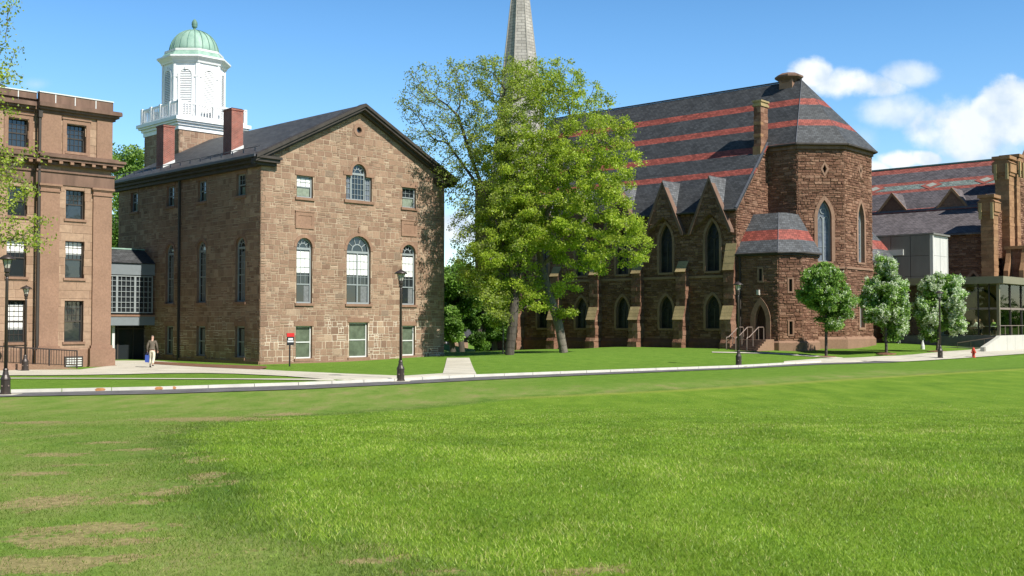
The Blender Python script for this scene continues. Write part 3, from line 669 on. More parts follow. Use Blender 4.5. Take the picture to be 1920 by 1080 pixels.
# ================================================================ BROWNSTONE CHAPEL-LIKE HALL (gabled)
uB = Vector((.7018, .7124)).normalized()
oB = flat(487, 687)
FB = F(oB, uB); WB = 14.7; DB = 18.5; EZ = 12.45; SL = .515
def hall():
    rt = thing('gabled_stone_hall', (oB[0], oB[1], 0), 'brownstone rubble hall with a pointed gable front, arched windows and two red chimneys', 'building')
    AP = EZ+SL*WB/2
    c0, c1, c2 = 3.12, 7.3, 11.5
    ops = [op(c0-.6, c0+.6, 10.32, 11.68), op(c2-.6, c2+.6, 10.32, 11.68), op(6.74, 7.86, 10.47, 12.84, 'round'), op(6.27, 6.74, 10.47, 12.04), op(7.86, 8.33, 10.47, 12.04),
           op(7.08, 7.48, 14.84, 15.24, 'circle'), op(c0-.58, c0+.58, 3.8, 7.84, 'round'), op(c2-.58, c2+.58, 3.8, 7.84, 'round'), op(6.34, 8.26, 3.8, 8.18, 'round'),
           op(c0-.6, c0+.6, .40, 2.4), op(c2-.55, c2+.55, .40, 2.4), op(6.56, 8.06, .38, 2.62)]
    ven = op(6.27, 8.33, 10.47, 12.04)
    out = [(0, 0-.3), (WB, -.3), (WB, EZ), (WB/2, AP), (0, EZ)]
    # the Venetian window reads as one hole in the wall
    vo = [(6.27, 10.47), (8.33, 10.47), (8.33, 12.04), (7.86, 12.04)]+[(7.3+.56*math.cos(math.pi*i/10), 12.28+.56*math.sin(math.pi*i/10)) for i in range(11)]+[(6.74, 12.04), (6.27, 12.04)]
    vop = op(6.27, 8.33, 10.47, 12.84, 'poly'); vop['pts'] = vo
    global outline
    _o = outline
    def outline2(o, g=0.0, n=10):
        if o['kind'] == 'poly':
            cx, cz = 7.3, 11.6; return [(x+(g if x > cx else -g), z+(g if z > cz else -g)) for x, z in o['pts']]
        return _o(o, g, n)
    outline = outline2
    W1 = [ops[0], ops[1], vop]+ops[5:]
    wall(FB, out, W1, 'rubble', rt)
    # left side wall
    FL = F(oB, (uB.y, -uB.x))
    cs = [-2.2, -6.83, -10.95, -16.1]
    L1 = [op(c-.52, c+.52, 10.36, 11.72) for c in cs]+[op(c-.56, c+.56, 3.87, 7.83, 'round') for c in cs[:3]]+[op(c-.53, c+.53, .48, 2.38) for c in cs[:3]]
    wall(FL, [(-DB, -.3), (0, -.3), (0, EZ), (-DB, EZ)], L1, 'rubble', rt)
    FR_ = F(FB.P(WB, 0, 0), (-uB.y, uB.x)); R1 = [op(-c-.52, -c+.52, 3.87, 7.83, 'round') for c in cs]+[op(-c-.5, -c+.5, 10.36, 11.7) for c in cs]
    wall(FR_, [(0, -.3), (DB, -.3), (DB, EZ), (0, EZ)], R1, 'rubble', rt)
    FK = F(FR_.P(DB, 0, 0), (-uB.x, -uB.y)); mb = MB(); mb.holes(FK, out, [], 0, 0); mb.build('wall', ['rubble_brownstone'], rt)
    trims(FB, [ops[0], ops[1]]+ops[6:], rt, band=.2, w=.045)
    trims(FL, L1, rt, band=.2, w=.045)
    trims(FR_, R1, rt, band=.2, w=.045)
    mb = MB(); 
    A = [(7.3+.76*math.cos(math.pi*i/10), 12.28+.76*math.sin(math.pi*i/10)) for i in range(11)]; B = [(7.3+.56*math.cos(math.pi*i/10), 12.28+.56*math.sin(math.pi*i/10)) for i in range(11)]
    for i in range(10): mb.ring(FB, A[i:i+2], B[i:i+2], -.02, .05, 0, random.random(), closed=False)
    mb.box(FB, 6.05, 6.735, -.02, .05, 12.045, 12.28); mb.box(FB, 7.865, 8.55, -.02, .05, 12.045, 12.28);     mb.build('stone_surround', ['dressed_brownstone'], rt); mb = MB(); mb.ring(FB, _o(ops[5], .22), _o(ops[5], 0), -.02, .045); mb.build('stone_surround', ['dressed_brownstone'], rt)
    for c in (c0, c2): # blind panels
        mb = MB()
        mb.ring(FB, [(c-.68, 8.4), (c+.68, 8.4), (c+.68, 9.42), (c-.68, 9.42)], [(c-.5, 8.56), (c+.5, 8.56), (c+.5, 9.2), (c-.5, 9.2)], -.02, .07)
        mb.box(FB, c-.5, c+.5, -.02, .045, 8.56, 9.2); mb.box(FB, c-.72, c+.72, -.01, .1, 9.42, 9.5); mb.build('blind_panel', ['dressed_brownstone'], rt)
    mb = MB(); mb.box(FB, 6.1, 8.5, -.1, .12, 10.28, 10.465); mb.build('sill', ['dressed_brownstone'], rt)
    for za, zb in ((8.4, 8.75), (12.98, 13.3)): mb = MB(); mb.box(FB, 7.22, 7.38, .04, .08, za, zb); mb.build('keystone', ['dressed_brownstone'], rt)
    # white pointing smeared between the foot stones of the front
    # windows of the front
    for o in (ops[0], ops[1]): window(FB, o, rt, mun=(3, 2), blind=(.5, .95) if o is ops[0] else None, curtain=(.05, .95, .45, 'pale_curtain'))
    wv = window(FB, op(6.76, 7.84, 10.5, 12.82, 'round'), rt, rail=None, t=.07)
    mb = MB()
    for i in range(1, 4): x = 6.8+1.0*i/4; mb.box(FB, x-.012, x+.012, -.19, -.155, 10.55, 12.25)
    for j in range(1, 5): z = 10.5+1.75*j/5; mb.box(FB, 6.82, 7.78, -.19, -.152, z-.012, z+.012)
    for sx in (6.29, 7.87):
        mb.ring(FB, [(sx, 10.5), (sx+.45, 10.5), (sx+.45, 12.02), (sx, 12.02)], [(sx+.05, 10.56), (sx+.40, 10.56), (sx+.40, 11.96), (sx+.05, 11.96)], -.2, -.13)
        for j in range(1, 4): z = 10.55+1.4*j/4; mb.box(FB, sx+.05, sx+.4, -.19, -.153, z-.012, z+.012)
        mb.box(FB, sx+.215, sx+.235, -.19, -.156, 10.56, 11.96)
    w2 = mb.build('window_frame', ['grey_frame'], rt)
    p = MB()
    for sx in (6.29, 7.87): p.box(FB, sx+.02, sx+.43, -.205, -.196, 10.52, 12.0)
    p.build('pane', ['leaded_glass'], w2)
    for o in (ops[6], ops[7]): window(FB, o, rt, mun=(3, 4), rail=.34, blind=(.56, .97), curtain=(.6, .97, .34))
    window(FB, ops[8], rt, mun=(6, 4), rail=.36, low='double', blind=(.56, .97), curtain=(.68, .97, .36), t=.11)
    for o in ops[9:]: window(FB, o, rt, glassm='dull_glass', mun=(1, 1), rail=.5, frame='white_frame', t=.08)
    mb = MB(); mb.lathe((0, 0, 0), [(.01, 0), (.01, .01)], 6); 
    oc = MB(); oc.ring(FB, _o(ops[5], -.0), _o(ops[5], -.05), -.16, -.1); ow = oc.build('window', ['dark_trim'], rt); pp = MB(); pp.add([FB.P(a, -.15, z) for a, z in _o(ops[5])], [tuple(range(16))]); pp.build('pane', ['window_glass'], ow)
    # windows of the shaded side
    for o in L1[:4]: window(FL, o, rt, mun=(3, 2), curtain=(.3, .95, .4, 'pale_curtain'))
    for o in L1[4:7]: window(FL, o, rt, mun=(3, 4), rail=.5, low=(3, 3), curtain=(.25, .95, .95, 'curtain'))
    for o in L1[7:]: window(FL, o, rt, mun=(1, 1), glassm='window_glass', curtain=(.3, .95, .95, 'curtain'))
    for o in R1: window(FR_, o, rt, mun=(3, 3))
    # roof: two slate slopes, heavy dark cornice with returns
    ov = .62
    def rp(s, w, up=0): zz = EZ+.42+SL*(WB/2-abs(s-WB/2))+up; return FB.P(s, w, zz)
    so = -.7; s1 = WB+.7; mid = WB/2; wb = -(DB+.5)
    rf = MB()
    rf.slab([rp(so, ov), rp(mid, ov), rp(mid, wb), rp(so, wb)], .12, 0); rf.slab([rp(mid, ov), rp(s1, ov), rp(s1, wb), rp(mid, wb)], .12, 0)
    roof = rf.build('roof', ['grey_slate', 'dark_trim'], rt)
    co = MB()
    # raking cornice: three stepped mouldings following the slope
    for (wi, dz0, dz1) in ((ov+.04, -.16, .05), (ov-.06, -.34, -.15), (ov-.32, -.50, -.33)):
        for sg in (0, 1):
            a = so if sg == 0 else s1
            pts = []
            for s_, dz in ((a, dz0), (mid, dz0), (mid, dz1), (a, dz1)):
                zz = EZ+.42+SL*(WB/2-abs(s_-WB/2))+dz; pts.append((s_, zz))
            if sg: pts = pts[::-1]
            co.prism(FB, pts, .0, wi, 0)
    # cornice returns and eaves
    for a, b in ((-.7, 1.1), (WB-1.1, WB+.7)):
        zt = EZ+.05
        co.box(FB, a, b, -.0, ov, zt-.12, zt+.03, 0); co.box(FB, a+.08, b-.08, 0, ov-.12, zt-.32, zt-.121, 0); co.box(FB, a+.25, b-.2, 0, ov-.35, zt-.5, zt-.321, 0)
    for (fr, a, b) in ((FL, -DB-.5, -.01), (FR_, .01, DB+.5)):
        co.box(fr, a, b, 0, .68, EZ-.1, EZ+.06, 0); co.box(fr, a, b, 0, .5, EZ-.28, EZ-.101, 0); co.box(fr, a, b, 0, .3, EZ-.5, EZ-.281, 0)
    co.build('cornice', ['dark_trim'], rt)
    gu = MB(); gu.box(FL, -DB-.5, .5, .66, .80, EZ-.02, EZ+.13, 0)
    for k in range(15): s_ = -DB+.4+k*1.28; gu.box(FL, s_, s_+.06, .3, .36, EZ+.42, EZ+.62, 0)
    gu.tube([FL.P(-DB-.3, .33, EZ+.66), FL.P(.4, .33, EZ+.66)], .025, 5)
    gu.build('gutter', ['lead'], rt)
    mb = MB(); mb.box(FL, -9.68, -9.53, .02, .15, .0, EZ-.3); mb.build('downspout', ['dark_trim'], rt)
    mb = MB(); mb.box(FL, -DB, 0.05, 0, .13, -.2, .30, 0, .4); mb.box(FB, -.05, WB, 0, .11, -.2, .22, 0, .5); mb.build('plinth', ['dressed_brownstone'], rt)
    # chimneys on the left slope
    for (px, w_, py_t) in ((426, 1.05, 203), (299.5, 1.0, 234)):
        # base sits on the slope about a metre and a half in from the eave
        sb = 1.35
        fr = F(FL.P(0, -sb, 0), FL.d); s_, zt = fr.pix(px, py_t, .45)
        ch = MB(); zb = EZ+.42+SL*(sb-.9)-.1
        ch.box(fr, s_-.5, s_+.5, -.42, .42, zb, zt-.16); ch.box(fr, s_-.54, s_+.54, -.46, .46, zt-.16, zt-.06)
        c = ch.build('chimney', ['red_brick'], roof)
        cp = MB(); cp.box(fr, s_-.47, s_+.47, -.39, .39, zt-.06, zt); cp.build('chimney_cap', ['dark_trim'], roof)
        fl = MB(); 
        for ww in (.43,): fl.prism(fr.turn(s_+.505), [(-.45, EZ+.42+SL*(sb-.45)), (.45, EZ+.42+SL*(sb+.45)), (.45, EZ+.62+SL*(sb+.45)), (-.45, EZ+.62+SL*(sb-.45))], -.01, .02)
        fl.build('flashing', ['white_frame'], roof)
    return rt
hall()
# ================================================================ CUPOLA TOWER behind the hall
def cupola():
    # square stone tower turned like the hall; its front corner is at x 337 in the photograph
    cx, cy = None, None
    p = at(363.5, 200, 85.6); cx, cy = p.x, p.y
    rt = thing('cupola_tower', (cx, cy, 0), 'square stone tower topped by a white octagonal cupola with a green copper dome', 'tower')
    h = 2.72
    def sq(h_): return F((cx-uB.x*h_+uB.y*h_, cy-uB.y*h_-uB.x*h_), uB)     # front face frame, s from 0 to 2h
    def faces(h_):
        f0 = sq(h_); out = [f0]
        for _ in range(3): f0 = f0.turn(2*h_); out.append(f0)
        return out
    mpp = 85.6/FPX
    Z = lambda py, Y=83.5: CH+(605-py)*Y/FPX
    zt = Z(240, 82); zc = Z(218, 82)       # cornice bottom / platform top
    for f in faces(h): wall(f, [(0, 0), (2*h, 0), (2*h, zt), (0, zt)], [], 'rubble', rt)
    co = MB()
    for (o_, a, b) in ((.08, zt-.05, zt+.28), (.20, zt+.28, zt+.48), (.36, zt+.48, zt+.62), (.48, zt+.62, zc)):
        co.add(*boxsq(cx, cy, h+o_, a, b))
    co.build('cornice', ['white_paint'], rt)
    hb = h+.22; bt = zc+1.2
    ba = MB()
    for f in faces(hb):
        ba.box(f, 0, 2*hb, -.12, -.02, zc+.06, zc+.18); ba.box(f, 0, 2*hb, -.14, 0, bt-.14, bt)
        n = 4
        for i in range(n+1):
            if i == n: continue
            s_ = 2*hb*i/n; ba.box(f, s_-(.0 if i else .0), s_+.26, -.2, .04, zc, bt+.06)
        for i in range(n):
            a = 2*hb*i/n+.26; b = 2*hb*(i+1)/n; k = 5
            for j in range(k): x = a+(b-a)*(j+.5)/k; ba.box(f, x-.032, x+.032, -.105, -.04, zc+.18, bt-.14)
    ba.build('balustrade', ['white_paint'], rt)
    # octagonal belfry
    Ra = 2.38; zo = zc; ztop = Z(109, 84)
    dr = MB(); 
    rot = math.atan2(uB.y, uB.x)+math.pi/8
    dr.lathe((cx, cy, 0), [(Ra, zo), (Ra, ztop)], 8, rot=rot)
    side = 2*Ra*math.sin(math.pi/8); apo = Ra*math.cos(math.pi/8)
    lv = []
    for k in range(8):
        an = rot+math.pi/8+k*math.pi/4; nx, ny = math.cos(an), math.sin(an)
        f = F((cx+nx*apo+ny*side/2, cy+ny*apo-nx*side/2), (-ny, nx))
        f.n = (nx, ny)
        o = op(side/2-.45, side/2+.45, zo+.4, ztop-.85, 'round')
        A = outline(o, .16)[2:]; A = [(A[0][0], o['z0'])]+A+[(A[-1][0], o['z0'])]; B = outline(o, 0)[2:]; B = [(B[0][0], o['z0'])]+B+[(B[-1][0], o['z0'])]
        dr.ring(f, A, B, -.02, .09, 0, .5, closed=False)
        dr.box(f, side/2-.08, side/2+.08, .0, .14, ztop-.88, ztop-.6); dr.box(f, .0, .28, 0, .07, ztop-1.45, ztop-1.36); dr.box(f, side-.28, side, 0, .07, ztop-1.45, ztop-1.36)
        dr.box(f, 0, .14, -.02, .06, zo, ztop); dr.box(f, side-.14, side, -.02, .06, zo, ztop)
        l = MB(); zz = o['z0']+.05
        l.add([f.P(a, .004, z) for a, z in outline(o)], [tuple(range(len(outline(o))))], 1)
        while zz < o['z1']-.08:
            a = (o['s1']-o['s0'])/2; zs = o['z1']-a; hw = a if zz < zs else math.sqrt(max(.0, a*a-(zz+.06-zs)**2)); c = side/2
            if hw > .06:
                P = f.P; l.add([P(c-hw, .07, zz), P(c+hw, .07, zz), P(c+hw, .015, zz+.10), P(c-hw, .015, zz+.10), P(c-hw, .07, zz-.02), P(c+hw, .07, zz-.02)], [(0,1,2,3), (4,5,1,0)], 0)
            zz += .135
        l.build('louver', ['white_paint', 'curtain'], rt)
    dr.lathe((cx, cy, 0), [(Ra+.12, ztop-.32), (Ra+.16, ztop-.2), (Ra+.30, ztop-.05), (Ra+.46, ztop+.08), (Ra+.46, ztop+.2), (Ra, ztop+.24)], 8, rot=rot)
    dr.build('belfry', ['white_paint'], rt)
    z1 = ztop+.2
    do = MB(); do.lathe((cx, cy, 0), [(Ra+.2, z1), (Ra-.18, z1+.5)], 8, rot=rot); do.build('dome_skirt', ['copper_patina'], rt)
    rg = MB(); rg.lathe((cx, cy, 0), [(Ra-.12, z1+.45), (Ra-.12, z1+.62), (1.75, z1+.64)], 8, rot=rot); rg.build('dome_ring', ['white_frame'], rt)
    zd = z1+.6; Rd = 1.88; H = Z(50, 85)-zd
    d2 = MB(); d2.lathe((cx, cy, 0), [(Rd*math.cos(math.pi/2*i/10)**.92, zd+H*math.sin(math.pi/2*i/10)) for i in range(10)]+[(.12, zd+H)], 32)
    dome = d2.build('dome', ['copper_patina'], rt, True)
    sm_ = MB()
    for k in range(20):
        an = 2*math.pi*k/20; pts = [(cx+math.cos(an)*(Rd*math.cos(math.pi/2*i/10)**.92+.02), cy+math.sin(an)*(Rd*math.cos(math.pi/2*i/10)**.92+.02), zd+H*math.sin(math.pi/2*i/10)+.01) for i in range(10)]
        sm_.tube(pts, .032, 4)
    sm_.build('dome_seam', ['copper_dark'], dome)
    fi = MB(); zf = zd+H-.05
    fi.lathe((cx, cy, zf), [(.42, 0), (.3, .08), (.12, .14), (.10, .28), (.22, .34), (.20, .4), (.24, .52), (.23, .68), (.15, .86), (.05, .98)], 12); fi.build('finial', ['copper_dark'], rt, True)
def boxsq(cx, cy, h, a, b):
    f0 = F((cx-uB.x*h+uB.y*h, cy-uB.y*h-uB.x*h), uB); P = f0.P
    vs = [P(0, 0, a), P(2*h, 0, a), P(2*h, -2*h, a), P(0, -2*h, a), P(0, 0, b), P(2*h, 0, b), P(2*h, -2*h, b), P(0, -2*h, b)]
    return vs, [(0,1,5,4), (1,2,6,5), (2,3,7,6), (3,0,4,7), (4,5,6,7), (3,2,1,0)]
cupola()
# ================================================================ SMOOTH BROWNSTONE BUILDING (left)
oA = flat(204, 690); FA = F(oA, uB)
def left_building():
    rt = thing('classical_stone_building', (oA[0], oA[1], 0), 'smooth tan brownstone building with flat cornices, pilasters and dark sash windows, at the left edge', 'building')
    PW = 4.05; DEP = 14; LW = 13; ms = ('ashlar_brownstone', 'ashlar_joint', 'dressed_brownstone'); rec = -.35
    cols = [-2.05]; FQ = F(FA.P(0, rec, 0), uB)
    rows = [(12.2, 13.75), (8.42, 10.07), (5.1, 7.2), (1.53, 3.83)]
    def mk(c, w_): return [op(c-w_/2, c+w_/2, a, b) for a, b in rows]
    o1 = mk(-2.07, 1.08)
    wall(FA, [(-PW, -.2), (0, -.2), (0, 15.0), (-PW, 15.0)], o1, 'ashlar', rt, mats=ms, grow=.02)
    cl = [-5.12, -8.1, -11.0]; o2 = [mk(c, 1.06) for c in cl]
    wall(FQ, [(-LW-PW, -.2), (-PW, -.2), (-PW, 15.0), (-LW-PW, 15.0)], [o for q in o2 for o in q], 'ashlar', rt, mats=ms, grow=.02)
    FS = FA.turn(0); wall(FS, [(0, -.2), (DEP, -.2), (DEP, 15.0), (0, 15.0)], [], 'ashlar', rt, mats=ms)
    # a pavilion return on the left
    FT = F(FA.P(-PW, rec, 0), (-FA.n[0]*-1, -FA.n[1]*-1)); mb = MB(); mb.box(FA, -PW-.004, -PW+.05, rec, 0.02, -.2, 15); mb.build('wall', ['ashlar_brownstone'], rt)
    mb = MB(); mb.box(FA, -LW-PW, 0, -DEP, -DEP+.1, -.2, 15); mb.box(FA, -LW-PW, -LW-PW+.1, -DEP+.1, rec, -.2, 15); mb.build('wall', ['ashlar_brownstone'], rt)
    for fr, oo in ((FA, o1), *((FQ, q) for q in o2)):
        for i, o in enumerate(oo):
            kw = dict(frame='dark_trim', t=.06, dep=.26, mun=(4, 3), low=(4, 2) if i == 0 else None, rail=.5)
            if i == 2: kw['blind'] = (.64, .97)
            if i == 3 and fr is FQ: kw.update(blind=(.3, .92), mun=(4, 4), low=(4, 3))
            if i == 1: kw['glassm'] = 'window_glass'; kw['blind'] = (.52, .6)
            if i == 1: kw.pop('blind')
            window(fr, o, rt, **kw)
        for i, o in enumerate(oo):
            tr = MB()
            tr.box(fr, o['s0']-.1, o['s1']+.1, -.1, .10, o['z0']-.14, o['z0']-.004, 0, random.random())
            tr.build('sill', ['dressed_brownstone'], rt); tr = MB()
            if i == 0: tr.ring(fr, outline(o, .24)[2:]+outline(o, .24)[:2], outline(o, .02)[2:]+outline(o, .02)[:2], 0, .07)
            if i == 0: tr.box(fr, o['s0']-.3, o['s1']+.3, 0, .12, o['z1']+.241, o['z1']+.33)
            if i == 0: tr.build('stone_surround', ['dressed_brownstone'], rt)
    pl = MB()
    def pil(a, b, z0, z1, cap=True, w=.14, f=FA):
        pl.box(f, a, b, 0, w, z0, z1, 0, .7)
        if cap:
            pl.box(f, a-.06, b+.06, 0, w+.06, z1-.42, z1-.34, 0); pl.box(f, a-.05, b+.05, 0, w+.05, z1-.16, z1-.09, 0); pl.box(f, a-.11, b+.11, 0, w+.11, z1-.09, z1+.02, 0)
            pl.box(f, a-.08, b+.08, 0, w+.09, z0, z0+.16, 0); pl.box(f, a-.16, b+.16, 0, w+.16, z0-.06, z0, 0)
    pil(-1.08, .02, 1.15, 10.25); pil(-4.05, -3.0, 1.15, 10.25); pil(-.9, .02, 12.0, 14.2, False, .1); pil(-4.05, -2.95, 12.0, 14.2, False, .1)
    pil(-7.3, -6.3, 1.15, 10.25, True, .12, FQ)
    pl.box(FA, -1.3, .18, 0, .42, -.1, 1.09, 0, .4); pl.box(FA, -1.36, .24, 0, .48, -.1, .16, 0, .3); pl.box(FA, -4.25, -2.9, 0, .30, -.1, 1.09, 0, .4); pl.box(FA, -2.9, -1.3, 0, .12, -.1, 1.1, 0, .5)
    pl.box(FQ, -LW-PW, -PW-.2, 0, .12, -.1, 1.1, 0, .5)
    pl.build('pilaster', ['dressed_brownstone'], rt)
    co = MB()
    for f, a, b in ((FA, -PW-.25, .02), (FQ, -LW-PW, -PW-.27), (FS, 0, DEP)):
        e0 = .3 if f is FA else 0
        co.box(f, a, b+e0*.5, 0, .08, 10.27, 10.95, 0, .5); co.box(f, a, b+e0*.6, 0, .16, 10.95, 11.05)
        co.box(f, a, b+e0, 0, .30, 11.34, 11.5)
        co.box(f, a, b+e0*1.7, 0, .52, 11.56, 11.72); co.box(f, a, b+e0*2, 0, .62, 11.72, 11.86); co.box(f, a, b+e0, 0, .3, 11.86, 11.98)
        co.box(f, a, b+e0*.5, 0, .16, 14.2, 14.36); co.box(f, a, b+e0, 0, .32, 14.36, 14.5); co.box(f, a, b+e0*1.4, 0, .46, 14.5, 14.66); co.box(f, a, b+e0*1.4, 0, .42, 14.66, 14.74)
    co.build('cornice', ['brown_cornice'], rt)
    de = MB()
    for f, a, b in ((FA, -PW-.2, .3), (FQ, -LW-PW, -PW-.27)):
        s_ = b-.2
        while s_ > a: de.box(f, s_-.2, s_, .3, .5, 11.40, 11.555); s_ -= .62
    de.build('dentils', ['dressed_brownstone'], rt)
    pa = MB()
    for f, a, b in ((FA, -PW-.1, .06), (FQ, -LW-PW, -PW-.12)): pa.box(f, a, b, -.25, .06, 14.745, 15.3, 0, .3); pa.box(f, a-.02, b+.02, -.28, .10, 15.301, 15.36, 1)
    pa.box(FS, .0, DEP, -.25, .06, 14.745, 15.3, 0, .3)
    for s_ in (-2.2, -3.3, -1.0, -5.2, -7.5): pa.box(FA if s_ > -4 else FQ, s_, s_+.05, .05, .075, 14.78, 15.28, 1)
    pa.build('parapet', ['brown_cornice', 'white_frame'], rt)
    rf = MB(); P = FA.P; zr = 15.0
    a, b, c, d = P(-LW-PW, -.8, zr), P(-2.6, -2.6, zr), P(-2.6, -DEP+1, zr), P(-LW-PW, -DEP+1, zr); r1 = P(-9.0, -7.5, 19.2); r0 = P(-LW-PW, -7.5, 19.2)
    rf.poly([a, b, r1, r0]); rf.poly([b, c, r1]); rf.poly([c, d, r0, r1]); rf.poly([(P(-LW-PW, -.1, 14.9)), P(-.1, -.1, 14.9), P(-.1, -DEP, 14.9), P(-LW-PW, -DEP, 14.9)]); rf.build('roof', ['grey_slate'], rt)
    ds = MB(); ds.box(FA, -PW-.16, -PW-.03, .0, .16, .1, 14.2); ds.box(FA, -PW-.2, -PW+.02, 0, .22, 13.9, 14.3); ds.build('downspout', ['dark_trim'], rt)
    vg = MB(); s0, z0 = -2.62, .1; vg.ring(FA, [(s0, .08), (-1.6, .08), (-1.6, .72), (s0, .72)], [(s0+.06, .13), (-1.66, .13), (-1.66, .66), (s0+.06, .66)], .1, .2)
    for k in range(4): vg.box(FA, s0+.06, -1.66, .13, .17, .17+k*.13, .24+k*.13, 1)
    vg.build('vent_grille', ['dark_trim', 'white_frame'], rt)
left_building()
def access_ramp():
    f = F(FA.P(0, 2.3, 0), uB)
    s_e = f.pix(150, 697)[0]; rt = thing('access_ramp', f.P(s_e, 0, 0), 'low stone access ramp rising along the foot of the left building', 'ramp')
    mb = MB(); mb.prism(f, [(-14, -.1), (s_e, -.1), (s_e, .10), (-5, .40), (-14, .95)], -1.2, 0); mb.build('ramp_wall', ['dressed_brownstone'], rt)
    rl = thing('ramp_railing', f.P(s_e, -.25, .1), 'brown metal railing with thin balusters along the access ramp', 'railing')
    f = F(FA.P(0, 1.9, 0), uB); mb = MB(); zr = lambda s: .12+(s_e-s)*.075
    g = f
    mb.tube([g.P(s_e+.0, 0, zr(s_e)+.95), g.P(-14, 0, zr(-14)+.95)], .035, 6); mb.tube([g.P(s_e, 0, zr(s_e)+.15), g.P(-14, 0, zr(-14)+.15)], .02, 5); mb.build('handrail', ['bronze_paint'], rl)
    mb = MB(); s_ = s_e; i = 0
    while s_ > -14:
        mb.box(g, s_-.012, s_+.012, -.012, .012, zr(s_)+.15, zr(s_)+.94); s_ -= .14
    mb.build('baluster', ['bronze_paint'], rl)
    mb = MB(); s_ = s_e
    while s_ > -14: mb.box(g, s_-.03, s_+.03, -.03, .03, zr(s_)-.05, zr(s_)+.97); s_ -= 1.5
    mb.build('post', ['bronze_paint'], rl)
access_ramp()
# ================================================================ GLAZED LINK between the two
def link():
    FLs = F(oB, (uB.y, -uB.x)); p = FLs.P(-13.0, 0, 0); f = F(p, uB); L = 6.6
    rt = thing('glazed_link', (p[0], p[1], 0), 'grey glazed passage bridging the gap between the two brownstone buildings', 'building')
    z = lambda py: f.pix(250, py)[1]
    a = MB(); a.box(f, -L, 0, -.3, 0, z(515.5), z(494)); a.box(f, -L, 0, -3.2, -.3, z(515.5), z(515.5)+.1); a.build('fascia', ['link_fascia'], rt)
    a = MB(); a.box(f, -L, 0, -3.2, .03, z(610), z(593.5)); a.build('floor_fascia', ['link_fascia'], rt)
    a = MB(); a.box(f, -L, 0, -.15, .08, z(593.5)+.002, z(590)); a.build('sill', ['dressed_brownstone'], rt)
    zb, zt = z(587), z(517)
    s1 = f.pix(219.5, 550)[0]; s2 = f.pix(253.5, 550)[0]; pit = s2-s1
    for k in range(-1, 3):
        a0 = s1+pit*k-(0 if k >= 0 else 0); a1 = a0+pit
        a0c = max(a0, -L); a1c = min(a1, -.05)
        if a1c-a0c < .2: continue
        mb = MB(); mb.ring(f, [(a0c, zb), (a1c, zb), (a1c, zt), (a0c, zt)], [(a0c+.07, zb+.07), (a1c-.07, zb+.07), (a1c-.07, zt-.07), (a0c+.07, zt-.07)], -.16, .0)
        for i in range(1, 4): x = a0+pit*i/4; 
        for i in range(1, 4):
            x = a0+pit*i/4
            if a0c < x < a1c: mb.box(f, x-.02, x+.02, -.1, -.03, zb, zt)
        for j in range(1, 7): zz = zb+(zt-zb)*j/7; mb.box(f, a0c, a1c, -.1, -.032, zz-.02, zz+.02)
        w_ = mb.build('window', ['grey_frame'], rt); q = MB(); q.box(f, a0c+.05, a1c-.05, -.12, -.11, zb+.05, zt-.05); q.build('pane', ['window_glass'], w_)
    a = MB(); P = f.P; zc = z(494)+.02; zr = z(472)+.25
    a.poly([P(-L, .12, zc), P(0, .12, zc), P(0, -1.6, zr), P(-L, -1.6, zr)]); a.poly([P(-L, -1.6, zr), P(0, -1.6, zr), P(0, -3.3, zc), P(-L, -3.3, zc)]); r_ = a.build('roof', ['grey_slate'], rt)
    a = MB(); a.box(f, -L, 0, -1.72, -1.5, zr-.02, zr+.07); a.build('ridge_flashing', ['copper_patina'], r_)
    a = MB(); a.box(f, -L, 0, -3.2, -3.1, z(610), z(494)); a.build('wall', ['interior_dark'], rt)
    # doors under the bridge
    zl = z(610)-.002
    a = MB(); a.box(f, -4.2, -.1, -1.4, -1.3, -.05, zl); d = a.build('glass_door', ['window_glass'], rt)
    s_p = f.pix(219, 650)[0]; a = MB(); a.box(f, s_p-.09, s_p+.09, -.9, -.5, 0, zl); a.build('post', ['white_frame'], rt)
    a = MB()
    for x in (-4.2, -3.1, -2.0, -.9): a.box(f, x-.04, x+.04, -1.3, -1.24, -.05, zl)
    a.box(f, -4.2, -.1, -1.3, -1.245, 2.15, 2.25); a.build('door_frame', ['dark_trim'], d)
    a = MB(); q = f.P(s_p+.32, -1.2, 1.83); a.lathe((q[0], q[1], q[2]-.1), [(.04, 0), (.1, .05), (.1, .14), (.04, .19)], 10); a.build('wall_lamp', ['white_paint'], rt)
link()
# ================================================================ BANDED-ROOF CHURCH-LIKE HALL (right of centre)
eC = Vector((.747, -.665)).normalized(); vC = Vector((.665, .747)).normalized()
P1 = Vector((20.4, 84.0)); NC = P1-eC*3.5
FS = F(NC, eC); FE = F(NC, vC)             # long side wall (facing left/front) and end wall (facing right/front)
def uvw(u, v, z): return (NC.x+eC.x*u+vC.x*v, NC.y+eC.y*u+vC.y*v, z)
def fuv(a, b):     # wall frame between two (u, v) points
    A = uvw(*a, 0); B = uvw(*b, 0); return F(A, (B[0]-A[0], B[1]-A[1])), math.hypot(B[0]-A[0], B[1]-A[1])
ZE = 11.87; ZR = 23.45; VM = 10.42; SLC = (ZR-ZE)/VM; G0 = .35
def rooft(name, z0, bands, col=(.062,.066,.072)): slate(name, col, [(a-z0, b-z0) for a, b in bands])
def planez(px, py):        # height at which a pixel meets the near slope of the nave roof
    r = ray(px, py); lo, hi = 60, 140
    for _ in range(60):
        t = (lo+hi)/2; x, y, z = r.x*t, r.y*t, CH+r.z*t; v = (x-NC.x)*vC.x+(y-NC.y)*vC.y
        if z > ZE+SLC*v: lo = t
        else: hi = t
    return z
